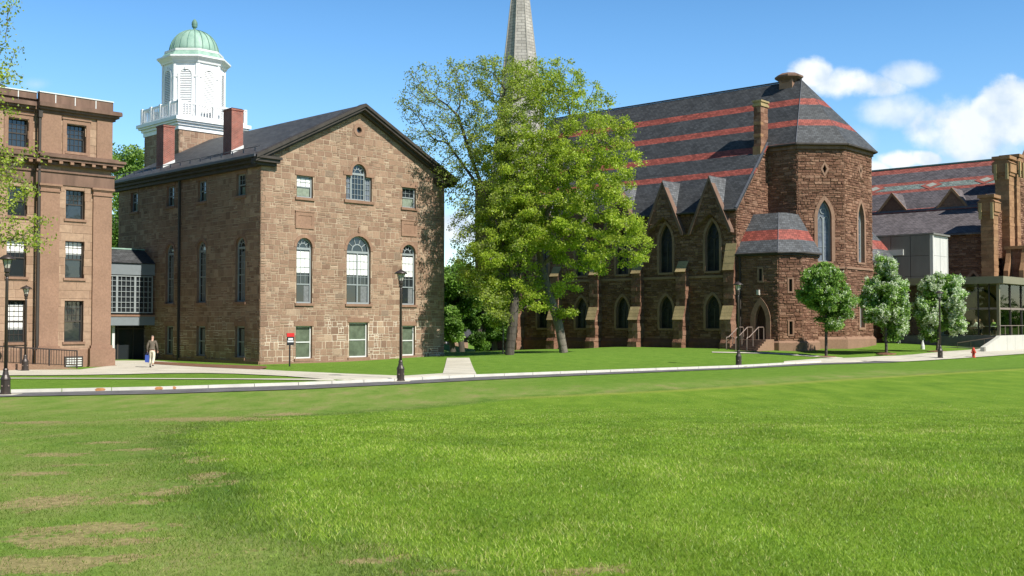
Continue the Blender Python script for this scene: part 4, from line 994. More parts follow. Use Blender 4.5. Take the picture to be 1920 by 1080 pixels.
BANDS = [(planez(1403, 210), planez(1403, 199)), (planez(1403, 247.5), planez(1403, 237)), (planez(1214, 311.5), planez(1214, 300.5)), (planez(1403, 327), planez(1403, 316.5))]
rooft('banded_slate', 0, BANDS, (.052,.055,.058)); rooft('apse_slate', 0, BANDS[:2], (.066,.07,.073))
CM = ('rock_faced_brownstone', 'dark_mortar', 'dressed_brownstone')
def church():
    rt = thing('banded_roof_church', (NC.x, NC.y, 0), 'long rock-faced brownstone church with red-striped slate roof and polygonal apse', 'church')
    LN = 27.5
    bays = [-2.2-4.45*i for i in range(6)]
    up = [op(c-.64, c+.64, 6.75, 10.8, 'gothic', 1.5) for c in bays]; lo = [op(c-.64, c+.64, 2.13, 4.84, 'gothic', 1.15) for c in bays]
    ops = up+lo
    wall(FS, [(-LN, -1.2), (0, -1.2), (0, ZE), (-LN, ZE)], ops, 'rock', rt, mats=CM, depth=.35)
    trims(FS, ops, rt, band=.22, w=.10, style='full')
    for o in ops: window(FS, o, rt, frame='dark_trim', glassm='shaded_leaded_glass', t=.08, dep=.3, rail=None, trac=True)
    # gabled wall dormers over the upper windows
    for c in bays:
        apz = 14.35; hw = 1.85; zb = 9.85
        gp = [(c-hw+.12, zb+.3), (c-.92, 10.6), (c-.5, 11.05), (c, 11.3), (c+.5, 11.05), (c+.92, 10.6), (c+hw-.12, zb+.3), (c, apz-.12)]
        gb = MB(); gb.prism(FS, gp, -.35, .47, 1); stonework(gb, F(FS.P(0, .47, 0), FS.d), [(x, z) for x, z in gp], [], 'rock', 0)
        g = gb.build('gable', ['rock_faced_brownstone', 'dark_mortar'], rt)
        k = MB()
        for sg in (-1, 1):
            pts = [(c, apz), (c, apz-.38), (c+sg*(hw-.06), zb-.1), (c+sg*(hw+.12), zb-.1), (c+sg*(hw+.12), zb+.12)]
            k.prism(FS, pts if sg < 0 else pts[::-1], .0, .57, 0, .1)
        k.build('coping', ['brown_cornice'], g)
        # little slate roof running back into the main slope
        vb = (apz-ZE)/SLC; P = lambda s, v, z: FS.P(s, -v, z)
        ve = max(0, (zb+1.6-ZE)/SLC)
        d = MB()
        for sg in (-1, 1):
            x1 = c+sg*(hw-.02); zl = zb+.12+.02
            # the slope meets the nave roof where ZE+SLC*v equals its height
            zs_ = ZE+.12; xs = c+sg*(hw*(apz-zs_)/(apz-zb)); 
            q = [P(c, -.56, apz+.05), P(xs, -.56, zs_+.05), P(xs, .05, zs_+.05), P(c, vb+.1, apz+.05)]
            d.poly(q if sg > 0 else q[::-1], 0)
            q = [P(xs, -.56, zs_+.05), P(x1, -.56, zb+.1), P(x1, .0, zb+.1), P(xs, .0, zs_+.05)]; d.poly(q if sg > 0 else q[::-1], 0)
        d.build('dormer_roof', ['dormer_slate'], g)
    # string course, sloped plinth
    mb = MB(); mb.box(FS, -LN, .0, 0, .12, 6.2, 6.4); mb.build('string_course', ['dressed_brownstone'], rt)
    mb = MB(); mb.add(*wedge(FS, -LN, 0, 0, .28, -1.2, 1.0, 1.35)); mb.build('plinth', ['rock_faced_brownstone'], rt)
    # stepped buttresses
    for i in range(7):
        c = -.45-4.45*i-(0 if i < 6 else -.2); a, b = c-.45, c+.45; big = (i == 0); zt = 8.9 if big else 7.65; zs = 6.75
        m = MB()
        prof = [(0, -1.2), (1.15, -1.2), (1.15, 1.0), (.98, 1.3), (.98, 2.85), (.55, 3.95), (.55, zs), (0, zt)]
        def P(s, w, z): return FS.P(s, w, z)
        # rock-faced body as stacked courses with slightly uneven faces
        z = -1.2; zl = [-1.2, 1.0, 1.3, 2.85, 3.95, zs, zt]
        def wp(z):
            for (w0, z0), (w1, z1) in zip(prof[1:], prof[2:]):
                if z0 <= z <= z1: return w0+(w1-w0)*(z-z0)/(z1-z0+1e-9)
            return 0
        while z < zt-.02:
            nz = min(z+random.choice([.24, .3, .36]), zt)
            for q in zl:
                if z+.02 < q < nz: nz = q; break
            wa, wb_ = wp(z+.001), wp(nz-.001); j = random.uniform(-.03, .05); j2 = random.uniform(-.02, .04)
            if (3.0 < (z+nz)/2 < 3.9) or (z+nz)/2 > zs+.02: j = .04; j2 = 0
            k_ = random.uniform(.35, .65)*(b-a)
            for (sa, sb) in ((a, a+k_), (a+k_, b)):
                jj = j+random.uniform(-.02, .02)
                vs = [P(sa-j2*(sa == a), 0, z), P(sb+j2*(sb == b), 0, z), P(sb+j2*(sb == b), wa+jj, z), P(sa-j2*(sa == a), wa+jj, z), P(sa-j2*(sa == a), 0, nz), P(sb+j2*(sb == b), 0, nz), P(sb+j2*(sb == b), wb_+jj, nz), P(sa-j2*(sa == a), wb_+jj, nz)]
                m.add(vs, [(3,2,6,7), (2,1,5,6), (0,3,7,4), (4,7,6,5)], 0)
            z = nz
        bt = m.build('buttress', ['rock_faced_brownstone', 'weathered_cap_stone'], rt)
        for (z0, z1, w0, w1) in ((2.85, 3.95, 1.04, .58), (zs, zt, .62, .03)):
            n = 4; m = MB()
            for q in range(n):
                za, zb_ = z0+(z1-z0)*q/n, z0+(z1-z0)*(q+1)/n; wa, wb_ = w0+(w1-w0)*q/n, w0+(w1-w0)*(q+1)/n
                vs = [P(a-.04, wa+.06, za), P(b+.04, wa+.06, za), P(b+.04, wb_+.05, zb_), P(a-.04, wb_+.05, zb_), P(a-.04, wa-.1, za), P(b+.04, wa-.1, za)]
                m.add(vs, [(0,1,2,3), (4,5,1,0)], 0)
            m.build('weathering', ['weathered_cap_stone'], bt)
    # ---- end wall of the nave
    ZT = lambda v: ZE+SLC*v
    e_out = [(0, -.3), (5.07, -.3), (5.07, ZT(5.07)), (0, ZT(0))]
    wall(FE, e_out, [], 'rock', rt, mats=CM)
    fe2 = F(uvw(0, 2*VM-5.07, 0), vC); wall(fe2, [(0, -.3), (5.07, -.3), (5.07, ZE), (0, ZT(5.07))], [], 'rock', rt, mats=CM)
    # back wall and far end, plain stonework
    fb = F(uvw(0, 2*VM, 0), -eC); mb = MB(); mb.box(fb, 0, LN, -.3, 0, -1, ZE); mb.build('wall', ['rock_faced_brownstone'], rt)
    ff = F(uvw(-LN, 2*VM, 0), -vC); mb = MB(); mb.prism(ff, [(0, -1), (2*VM, -1), (2*VM, ZE), (VM, ZR-.1), (0, ZE)], -.3, 0); mb.build('wall', ['rock_faced_brownstone'], rt)
    # ---- apse
    AP = [(0, 5.07), (2.68, 5.07), (5.395, 7.785), (5.395, 13.1), (2.68, 15.8), (0, 15.8)]; ZA = 17.15
    for i in range(5):
        f, L = fuv(AP[i], AP[i+1]); oo = []
        if i in (1, 3): oo = [op(L/2-.58+.25*(i == 1), L/2+.58+.25*(i == 1), 7.55, 12.55, 'gothic', 1.5), op(L/2-.17+.3*(i == 1), L/2+.17+.3*(i == 1), 14.7, 15.45, 'diamond')]
        if i == 2: oo = [op(2.42, 3.62, 7.6, 12.55, 'gothic', 1.5), op(2.85, 3.19, 14.85, 15.6, 'diamond')]
        lo_ = []
        if i == 2: lo_ = [op(2.6, 3.5, 2.2, 4.6), ]
        wall(f, [(0, -.3), (L, -.3), (L, ZA), (0, ZA)], oo+lo_, 'rock', rt, mats=CM, depth=.4)
        trims(f, oo, rt, band=.27, w=.10, style='full'); trims(f, lo_, rt, band=.2, w=.10, style='full')
        for o in oo+lo_:
            if o['kind'] == 'diamond': 
                p = MB(); p.add([f.P(a, -.2, z) for a, z in outline(o)], [(0, 1, 2, 3)]); p.build('window', ['interior_dark'], rt)
            else: window(f, o, rt, frame='grey_frame', glassm='leaded_glass', t=.09, dep=.3, rail=None, trac=(o['kind'] == 'gothic'))
        # mitres only where no other wall covers the run
        mb = MB(); mb.box(f, .0, L, 0, .14, 6.98, 7.14); mb.build('string_course', ['dressed_brownstone'], rt)
        mb = MB(); mb.add(*wedge(f, -.1, L+.1, 0, .24, -.4, 1.25, 1.5), rnd=.5); mb.build('plinth', ['dressed_brownstone'], rt)
        mb = MB(); mb.box(f, -.06, L+.06, 0, .18, ZA-.45, ZA-.1); mb.box(f, -.1, L+.1, 0, .34, ZA-.1, ZA+.04, 0); mb.build('cornice', ['brown_cornice'], rt)
    # ---- roof
    rf = MB(); o_ = .35
    z = lambda v: ZE+SLC*v+.12
    zed = z(-o_)
    AX = .42; zA = ZA+.1
    k = .42/math.tan(math.radians(67.5))
    EV = [(2.68+.1, 5.07-.42), (5.395+.42, 7.785-.2), (5.395+.42, 13.1+.2), (2.68+.1, 15.8+.42)]
    zev = ZA-.12+.12
    ap = (AX, VM); va = 5.07-.42; zva = ZE+SLC*va+.12
    # near nave slope continues over the side of the apse
    rf.slab([uvw(-LN-.3, -o_, zed), uvw(.25, -o_, zed), uvw(.25, va, zva), uvw(EV[0][0], va, zva), uvw(AX, VM, ZR+.12), uvw(-LN-.3, VM, ZR+.12)], .1, 0)
    rf.slab([uvw(EV[0][0], va, zva), uvw(*EV[1], zva), uvw(AX, VM, ZR+.12)], .1, 2)
    rf.slab([uvw(*EV[1], zva), uvw(*EV[2], zva), uvw(AX, VM, ZR+.12)], .1, 2)
    rf.slab([uvw(*EV[2], zva), uvw(*EV[3], zva), uvw(AX, VM, ZR+.12)], .1, 2)
    rf.slab([uvw(-LN-.3, VM, ZR+.12), uvw(AX, VM, ZR+.12), uvw(*EV[3], zva), uvw(.25, 2*VM-va, zva), uvw(.25, 2*VM+o_, zed), uvw(-LN-.3, 2*VM+o_, zed)], .1, 0)
    roof = rf.build('roof', ['banded_slate', 'dark_trim', 'apse_slate'], rt)
    cp = MB(); 
    cp.tube([uvw(-LN, VM, ZR+.2), uvw(AX, VM, ZR+.2)], .07, 6); cp.build('ridge_capping', ['dark_trim'], roof)
    hp = MB()
    hp.tube([uvw(*EV[0], zva+.02), uvw(AX, VM, ZR+.14)], .035, 5); hp.tube([uvw(*EV[1], zva+.0), uvw(AX, VM, ZR+.12)], .015, 5)
    hp.build('hip_flashing', ['lead'], roof)
    gt = MB(); gt.tube([uvw(-LN, -o_-.05, zed-.08), uvw(.2, -o_-.05, zed-.08)], .09, 6)
    for a, b in zip([(.4, va)]+EV[:-1], EV): gt.tube([uvw(*a, zva-.1), uvw(*b, zva-.1)], .1, 6)
    gt.build('gutter', ['dark_trim'], roof)
    # raking coping on the nave's end wall
    cg = MB(); cg.prism(FE, [(-.3, ZT(-.3)+.02), (4.9, ZT(4.9)+.02), (4.9, ZT(4.9)+.2), (-.3, ZT(-.3)+.2)], .0, .16); cg.build('coping', ['lead'], rt)
    # ridge ventilator with an octagonal cap
    q = uvw(-.78, VM, ZR); v_ = MB(); fv = F(uvw(-.78-.62, VM-.62, 0), eC); v_.box(fv, 0, 1.24, -1.24, 0, ZR-1.6, ZR+.25); vt = v_.build('ridge_vent', ['dressed_brownstone'], roof)
    v2 = MB(); v2.lathe(q, [(.75, .0), (.8, .12), (1.22, .42), (1.22, .56), (.75, .8), (.2, .9)], 8, rot=math.atan2(eC.y, eC.x)+math.pi/8); v2.build('vent_cap', ['brown_cornice'], vt)
    # chimney on the end wall
    ch = MB(); fc = F(uvw(-.72, 4.15, 0), eC)
    z0c = ZT(4.0)-.3; zt_ = 20.95
    stonework_box(ch, fc, 0, .62, -1.15, 0, z0c, zt_-.5); c_ = ch.build('chimney', ['rock_faced_brownstone', 'weathered_cap_stone'], rt)
    cc = MB(); 
    for (g_, a, b) in ((.1, zt_-.5, zt_-.32), (.03, zt_-.32, zt_-.14), (.12, zt_-.14, zt_)): cc.box(fc, -g_, .62+g_, -1.15-g_, g_, a, b, 0, .6)
    cc.build('chimney_cap', ['weathered_cap_stone'], c_)
    for (a, b, g_) in ((z0c, z0c+1.1, .16), (z0c+1.9, z0c+2.15, .07), (z0c+2.9, z0c+3.15, .05)): co_ = MB(); co_.box(fc, -g_*.3, .62+g_*.3, -.4, g_, a, b, 0, .6); co_.build('offset_stone', ['ochre_stone'], c_)
    # ---- stair turret by the near corner (and its twin on the far side)
    for side in (0, 1):
        mir = (lambda p: p) if side == 0 else (lambda p: (p[0], 2*VM-p[1]))
        T = [(0, 0), (3.6, 0), (4.9, 1.3), (4.9, 3.9), (3.75, 6.1)]; ZTU = 8.0
        if side: T = [mir(p) for p in T][::-1]
        for i in range(4):
            f, L = fuv(T[i], T[i+1]); oo = []
            if side == 0 and i == 0: oo = [op(1.95, 2.22, 5.85, 6.8), op(1.62, 2.55, 1.3, 4.0, 'gothic', 1.3)]
            if side == 0 and i == 1: oo = [op(.8, 1.05, 5.0, 5.95), op(.8, 1.05, 1.7, 2.7)]
            wall(f, [(0, -.3), (L, -.3), (L, ZTU), (0, ZTU)], oo, 'rock', rt, mats=CM)
            trims(f, oo[:1] if i == 0 else oo, rt, band=.12, w=.09, style='full', sill=False)
            for o in oo:
                if o['kind'] == 'rect': window(f, o, rt, frame='dark_trim', t=.03, dep=.2, rail=None)
            if side == 0 and i == 0:
                trims(f, oo[1:], rt, band=.4, w=.12, style='full', sill=False)
                d = MB(); d.add([f.P(a, -.24, z_) for a, z_ in outline(oo[1])], [tuple(range(len(outline(oo[1]))))])
                for k2 in range(1, 5): x = 1.62+.93*k2/5; d.box(f, x-.008, x+.008, -.24, -.22, 1.3, 3.2)
                dd = d.build('door', ['wood_door'], rt); hb = MB(); hb.box(f, 2.38, 2.44, -.24, -.17, 2.2, 2.4); hb.build('handle', ['bronze_paint'], dd)
                wl = MB(); wl.box(f, 1.85, 2.05, .06, .28, 4.75, 5.15); wl.build('wall_lamp', ['lamp_glass'], rt)
                dp = MB(); dp.box(f, .25, .37, .06, .2, .5, ZTU); dp.build('downspout', ['dark_trim'], rt)
            mb = MB(); mb.add(*wedge(f, -.05, L+.05, 0, .18, -.4, 1.05, 1.25), rnd=.4); mb.build('plinth', ['dressed_brownstone'], rt)
            mb = MB(); mb.box(f, -.04, L+.04, 0, .2, ZTU-.2, ZTU-.01); mb.build('cornice', ['dark_trim'], rt)
        g_ = .3; ev = [(0.02, -g_), (3.6+.12, -g_), (4.9+g_, 1.3-.12), (4.9+g_, 3.9+.1), (3.6, 6.6)]; tp = [(0.02, 2.55), (2.3, 2.55), (2.75, 3.0), (2.75, 5.0), (2.7, 5.1)]; za, zt2 = 8.02, 11.35
        m = MB()
        for i in range(4):
            q = [uvw(*mir(ev[i]), za), uvw(*mir(ev[i+1]), za), uvw(*mir(tp[i+1]), zt2), uvw(*mir(tp[i]), zt2)]
            m.poly(q if side == 0 else q[::-1])
        q = [uvw(*mir(p), zt2) for p in tp]+[uvw(*mir((.02, 5.1)), zt2)]; m.poly(q if side == 0 else q[::-1])
        m.build('turret_roof', ['turret_slate'], rt)
        m = MB(); pe = [uvw(*mir(p), za-.05) for p in ev[:4]]; m.tube(pe, .08, 6); m.build('gutter', ['dark_trim'], rt)
        m = MB(); m.tube([uvw(*mir(ev[1]), za), uvw(*mir(tp[1]), zt2)], .03, 5); m.build('hip_flashing', ['lead'], rt)
    # ---- entrance steps to the turret door
    st = thing('entrance_steps', FS.P(2.0, 1.0, G0), 'brownstone steps with metal handrails leading to the pointed church door', 'steps')
    m = MB(); n = 5; zl = 1.28; a0, a1 = .8, 2.95
    m.box(FS, a0, a1, .19, 1.5, .1, zl, 0, .5)
    for k2 in range(1, n+1): m.box(FS, a0+.02, a1-.02, 1.5+(k2-1)*.29, 1.5+k2*.29, .1, zl-k2*.155, 0, random.random())
    m.build('step', ['brown_cornice'], st)
    m = MB(); prof = [(.19, .1), (.19, zl+.04)]+[p for k2 in range(n+1) for p in ((1.5+(k2)*.29-.0, zl+.04-k2*.155), (1.5+(k2)*.29, zl+.04-(k2+1)*.155))]+[(1.5+n*.29, .1)]
    fw = F(FS.P(a1, 0, 0), FS.n); fw.n = (FS.d[0], FS.d[1]); m.prism(fw, prof, 0, .34, 0, .5); m.build('cheek_wall', ['dressed_brownstone'], st)
    for x in (a0+.05, a1-.35, a1-1.3):
        m = MB(); w1 = 1.35; w2 = 1.5+n*.29-.15; m.tube([FS.P(x, .55, zl), FS.P(x, .55, zl+.9), FS.P(x, .62, zl+.97), FS.P(x, w1, zl+.97), FS.P(x, w2, zl+.97-.75), FS.P(x, w2+.25, zl+.97-.75), FS.P(x, w2+.33, zl+.1), FS.P(x, w2+.33, .35)], .035, 6)
        m.tube([FS.P(x, w1, zl), FS.P(x, w1, zl+.97)], .03, 6); m.tube([FS.P(x, 2.2, .8), FS.P(x, 2.2, zl+.58)], .03, 6); m.build('handrail', ['steel_rail'], st)
def wedge(fr, a, b, w0, w1, z0, z1, z2):
    P = fr.P; vs = [P(a, w1, z0), P(b, w1, z0), P(b, w1, z1), P(a, w1, z1), P(a, w0, z2), P(b, w0, z2), P(a, w0, z0), P(b, w0, z0)]
    return vs, [(0,1,2,3), (3,2,5,4), (0,3,4,6), (1,7,5,2)]
def stonework_box(mb, fr, a, b, w0, w1, z0, z1, H=.28, mat=0):
    """courses of rock-faced stones round a square pier"""
    z = z0
    while z < z1-.02:
        nz = min(z+random.uniform(.8, 1.2)*H, z1); j = random.uniform(0, .035); k = random.uniform(.35, .65)*(b-a); k2 = random.uniform(.35, .65)*(w1-w0)
        for (x0, x1) in ((a-j, a+k), (a+k, b+j)):
            for (y0, y1) in ((w0-j, w0+k2), (w0+k2, w1+j)): mb.box(fr, x0, x1, y0, y1, z, nz-.006, mat)
        z = nz
slate('dormer_slate', (.11,.115,.12), [(11.85, 12.2)])
slate('turret_slate', (.085,.09,.095), [(9.05, 9.9)])
church()
# ================================================================ STEEPLE
def steeple():
    c = uvw(-26, 3.65, 0); c = Vector(c); h = 3.1
    rt = thing('steeple', (c.x, c.y, 0), 'tall pale grey tapering octagonal spire rising behind the big leafy tree', 'steeple')
    f = F((c.x-eC.x*h+eC.y*h, c.y-eC.y*h-eC.x*h), eC); zt = 16.3
    for _ in range(4):
        o = op(h-.7, h+.7, 9, 13.5, 'gothic', 1.6)
        wall(f, [(0, -1.2), (2*h, -1.2), (2*h, zt), (0, zt)], [o], 'rock', rt, mats=CM); trims(f, [o], rt, style='full', w=.1)
        window(f, o, rt, frame='dark_trim', glassm='shaded_leaded_glass', rail=None, trac=True, dep=.3)
        mb = MB(); mb.box(f, -.15, 2*h+.0, 0, .2, zt-.3, zt); mb.build('cornice', ['dressed_brownstone'], rt); f = f.turn(2*h)
    z0 = zt; zap = 3.2+(605+152)/FPX*106; rot = math.atan2(eC.y, eC.x)+math.pi/8
    m = MB(); n = 40
    for k in range(n):     # shallow courses, each stepping in slightly
        a, b = k/n, (k+1)/n; r0 = 3.05*(1-a); r1 = 3.05*(1-b)+.012; m.lathe((c.x, c.y, 0), [(r0, z0+(zap-z0)*a), (max(r1, .02), z0+(zap-z0)*b)], 8, 0, .2+.6*random.random(), rot)
    m.build('spire', ['spire_stone'], rt)
    m = MB()
    for j in range(8):
        an = rot+2*math.pi*j/8; m.tube([(c.x+3.07*math.cos(an), c.y+3.07*math.sin(an), z0), (c.x, c.y, zap)], [.09, .03], 5)
    m.build('spire_rib', ['spire_rib_stone'], rt)
def spiremat():
    m, nt, b = newmat('spire_stone'); v = coords(nt, 'UV'); br = nt.nodes.new('ShaderNodeTexBrick'); nt.links.new(v, br.inputs['Vector'])
    br.inputs['Color1'].default_value = (.30,.285,.25,1); br.inputs['Color2'].default_value = (.38,.36,.32,1); br.inputs['Mortar'].default_value = (.14,.13,.12,1); br.inputs['Scale'].default_value = 1
    br.inputs['Brick Width'].default_value = .7; br.inputs['Row Height'].default_value = .3; br.inputs['Mortar Size'].default_value = .022
    c = mul(nt, br.outputs[0], mrange(nt, noise(nt, coords(nt), .8, 5, .6), .3, .7, .8, 1.15)); nt.links.new(c, b.inputs['Base Color']); b.inputs['Roughness'].default_value = .85
spiremat(); plain('spire_rib_stone', (.34,.32,.28), .85)
steeple()
# ================================================================ RIGHT-HAND BUILDINGS
def right_buildings():
    # brick-red and mauve slate hall behind
    p = at(1885, 605, 104); K = (p.x, p.y)
    rt = thing('far_patterned_roof_hall', (K[0], K[1], 0), 'brownstone hall at the right edge, mauve slate roof with red bands and pale diamonds', 'building')
    f = F(K, eC); LN = 42
    fw = F(f.P(0, 4.5, 0), eC)         # lower aisle wall
    zae = fw.pix(1700, 441)[1]; r0 = f.pix(1700, 398)[1]
    # aisle wall, aisle roof
    zaw = fw.pix(1800, 435)[1]-.15
    oo = [op(fw.pix(1825, 500)[0]-.6-6*i, fw.pix(1825, 500)[0]+.6-6*i, 3.5, 7.2, 'gothic', 1.3) for i in range(3)]
    wall(fw, [(-24, -.3), (0, -.3), (0, zaw), (-24, zaw)], oo, 'rock', rt, mats=CM)
    trims(fw, oo, rt, style='full', w=.08)
    for o in oo: window(fw, o, rt, frame='dark_trim', glassm='shaded_leaded_glass', rail=None, trac=True, dep=.3)
    zt = f.pix(1750, 394)[1]
    m = MB(); P = fw.P; m.slab([P(-LN, .5, zaw), P(.0, .5, zaw), P(.0, -4.6, zt+.0), P(-LN, -4.6, zt)], .15); m.build('aisle_roof', ['mauve_slate'], rt)
    m = MB(); m.box(f, -LN, 0, -.4, .12, zt, zt+.2); m.build('flashing', ['lead'], rt)
    m = MB(); m.box(f, -LN, 0, -.5, -.06, zaw, zt+.0); m.box(fw, -LN, -24, -.3, 0, -.3, zaw); m.build('wall', ['rock_faced_brownstone'], rt)
    # main roof: 45 degree slope above
    vr = 7.5; Fr = F(f.P(0, -vr, 0), eC); zr = Fr.pix(1750, 311)[1]; ze = zt+.15
    def zof(px, py):
        r = ray(px, py); lo, hi = 70, 180
        for _ in range(60):
            t = (lo+hi)/2; x, y, z = r.x*t, r.y*t, CH+r.z*t; v = (x-K[0])*vC.x+(y-K[1])*vC.y
            if z > ze+(zr-ze)/vr*v: lo = t
            else: hi = t
        return z, (r.x*t-K[0])*eC.x+(r.y*t-K[1])*eC.y
    zz = lambda y: zof(1746, y)[0]
    slate('patterned_slate', (.105,.094,.099), [(zz(320.5), zz(312)), (zz(343), zz(338)), (zz(357.5), zz(352.5)), (zz(399), zz(389))], (.27,.085,.065), green=(zz(352), zz(343.5)))
    P = f.P; m = MB(); m.slab([P(-LN, .1, ze-.1), P(0, .1, ze-.1), P(0, -vr, zr), P(-LN, -vr, zr)], .12); m.slab([P(-LN, -vr, zr), P(0, -vr, zr), P(0, -2*vr, ze), P(-LN, -2*vr, ze)], .12)
    roof = m.build('roof', ['patterned_slate'], rt); 
    m = MB(); m.box(Fr, -LN, 0, -.1, .1, zr, zr+.15); m.build('ridge_capping', ['copper_dark'], roof)
    nrm = Vector((f.n[0]*(zr-ze), f.n[1]*(zr-ze), vr)).normalized()
    def onroof(px, py, s_, dz, lift):
        z, s0 = zof(px, py); v = (z-ze)/(zr-ze)*vr; t = dz; zq = z+t*(zr-ze)/math.hypot(vr, zr-ze); vq = v+t*vr/math.hypot(vr, zr-ze); b = P(s0+s_, -vq, zq); return (b[0]+nrm.x*lift, b[1]+nrm.y*lift, b[2]+nrm.z*lift)
    for (px, py) in ((1640, 355), (1746.7, 347), (1848.5, 337)):
        m = MB(); q = [onroof(px, py, -1.15, -.0, .03), onroof(px, py, 0, -.85, .03), onroof(px, py, 1.15, 0, .03), onroof(px, py, 0, .85, .03)]; m.poly(q); m.build('diamond_pattern', ['tile_red'], roof)
        for (dx, dz) in ((-.3, 0), (.3, 0), (0, .2), (0, -.2)):
            pass
        m = MB(); q = [onroof(px, py, -.6, -.0, .05), onroof(px, py, 0, -.45, .05), onroof(px, py, .6, 0, .05), onroof(px, py, 0, .45, .05)]; m.poly(q); m.build('diamond_centre', ['tile_pale'], roof)
    for (ax, ay, bx, by) in ((1673, 363, 1690, 396), (1785, 353, 1801, 388)):
        za, sa = zof(ax, ay); s_a = f.pix(ax, ay)[0]; zt2 = f.pix(ax, ay)[1]; hw = 1.45; zb = ze
        m = MB(); m.prism(f, [(s_a-hw, zb), (s_a+hw, zb), (s_a, zt2)], -.2, .0); g = m.build('dormer', ['rock_faced_brownstone'], rt)
        vb = (zt2-ze)/(zr-ze)*vr
        m = MB(); q1 = [P(s_a, .12, zt2+.08), P(s_a, -vb-.2, zt2+.08), P(s_a+hw+.1, -.0, zb), P(s_a+hw+.1, .12, zb)]; q2 = [P(s_a, .12, zt2+.08), P(s_a-hw-.1, .12, zb), P(s_a-hw-.1, 0, zb), P(s_a, -vb-.2, zt2+.08)]
        m.poly(q1[::-1]); m.poly(q2[::-1]); m.build('dormer_roof', ['mauve_slate'], g)
        m = MB()
        for sg in (-1, 1):
            q = [(s_a, zt2+.1), (s_a, zt2-.25), (s_a+sg*(hw-.12), zb), (s_a+sg*(hw+.12), zb)]; m.prism(f, q if sg < 0 else q[::-1], 0, .14)
        m.build('coping', ['ochre_stone'], g)
    # end gable wall, seen in full sun, and its pinnacled piers
    fe = F(f.P(0, 0, 0), vC)
    oo = [op(3.6, 4.3, fe.pix(1917, 385)[1], fe.pix(1917, 335)[1], 'gothic', .6)]
    wall(fe, [(0, -.3), (15, -.3), (15, ze), (7.5, zr+.8), (0, ze)], oo, 'rock', rt, mats=CM); trims(fe, oo, rt, style='full', w=.1, mat='ochre_stone'); window(fe, oo[0], rt, frame='grey_frame', glassm='leaded_glass', rail=None)
    fa = F(fw.P(0, 0, 0), vC); wall(fa, [(0, -.3), (4.5, -.3), (4.5, zt), (0, zaw)], [], 'rock', rt, mats=CM)
    def pier(fr, a, b, w0, w1, z1):
        m = MB(); stonework_box(m, fr, a, b, w0, w1, -.3, z1-1.9, .32)
        p_ = m.build('pier', ['ochre_stone'], rt)
        m = MB(); m.box(fr, a-.12, b+.12, w0-.12, w1+.12, z1-1.9, z1-1.6); m.box(fr, a-.22, b+.22, w0-.22, w1+.22, z1-1.6, z1-.7)
        cx = (a+b)/2; cw = (w0+w1)/2
        m.prism(fr, [(a-.3, z1-.75), (b+.3, z1-.75), (cx, z1)], w0-.25, w1+.25)
        m.box(fr, a-.2, b+.2, w0-.35, w1+.35, z1-.35, z1-.05); m.build('pinnacle', ['ochre_stone'], p_)
        for sg in (-1, 1):
            m = MB(); m.box(fr, cx+sg*.52-.12, cx+sg*.52+.12, w1+.2, w1+.38, z1-2.3, z1-.8); m.build('colonnette', ['weathered_cap_stone'], p_)
    zt1 = f.pix(1885, 291, .6)[1]; s0 = -.55
    pier(f, -.5, .75, -.6, .75, f.pix(1890, 291, .75)[1])
    pier(fw, -.4, .7, -.55, .65, fw.pix(1855, 364, .65)[1])
    pier(fe, 2.0, 3.0, -.6, .6, fe.pix(1908, 289, .6)[1])
    # porch block in front of the gable
    fp = F(f.P(.8, 3.2, 0), vC); zp = fp.pix(1905, 472)[1]
    m = MB(); stonework_box(m, F(f.P(1.2, 3.0, 0), eC), 0, 3.2, -11, 0, -.3, zp, .4); m.build('porch_wall', ['rock_faced_brownstone'], rt)
    m = MB(); m.box(F(f.P(1.2, 3.0, 0), eC), -.2, 3.5, -11.2, .2, zp, zp+.3); m.build('porch_coping', ['ochre_stone'], rt)
    fq = F(f.P(1.2, 3.02, 0), eC)
    for s_ in (.15, 1.5, 2.9):
        m = MB(); m.prism(fq.turn(s_+.2), [(-.95, 0), (-.95, zp-2.0), (-.5, zp-1.3), (-.05, zp), (.0, zp), (0, 0)], -.4, 0); m.build('buttress', ['ochre_stone'], rt)
plain('tile_red', (.27,.085,.065), .8, var=.2); plain('tile_pale', (.30,.31,.27), .8, var=.15)
right_buildings()
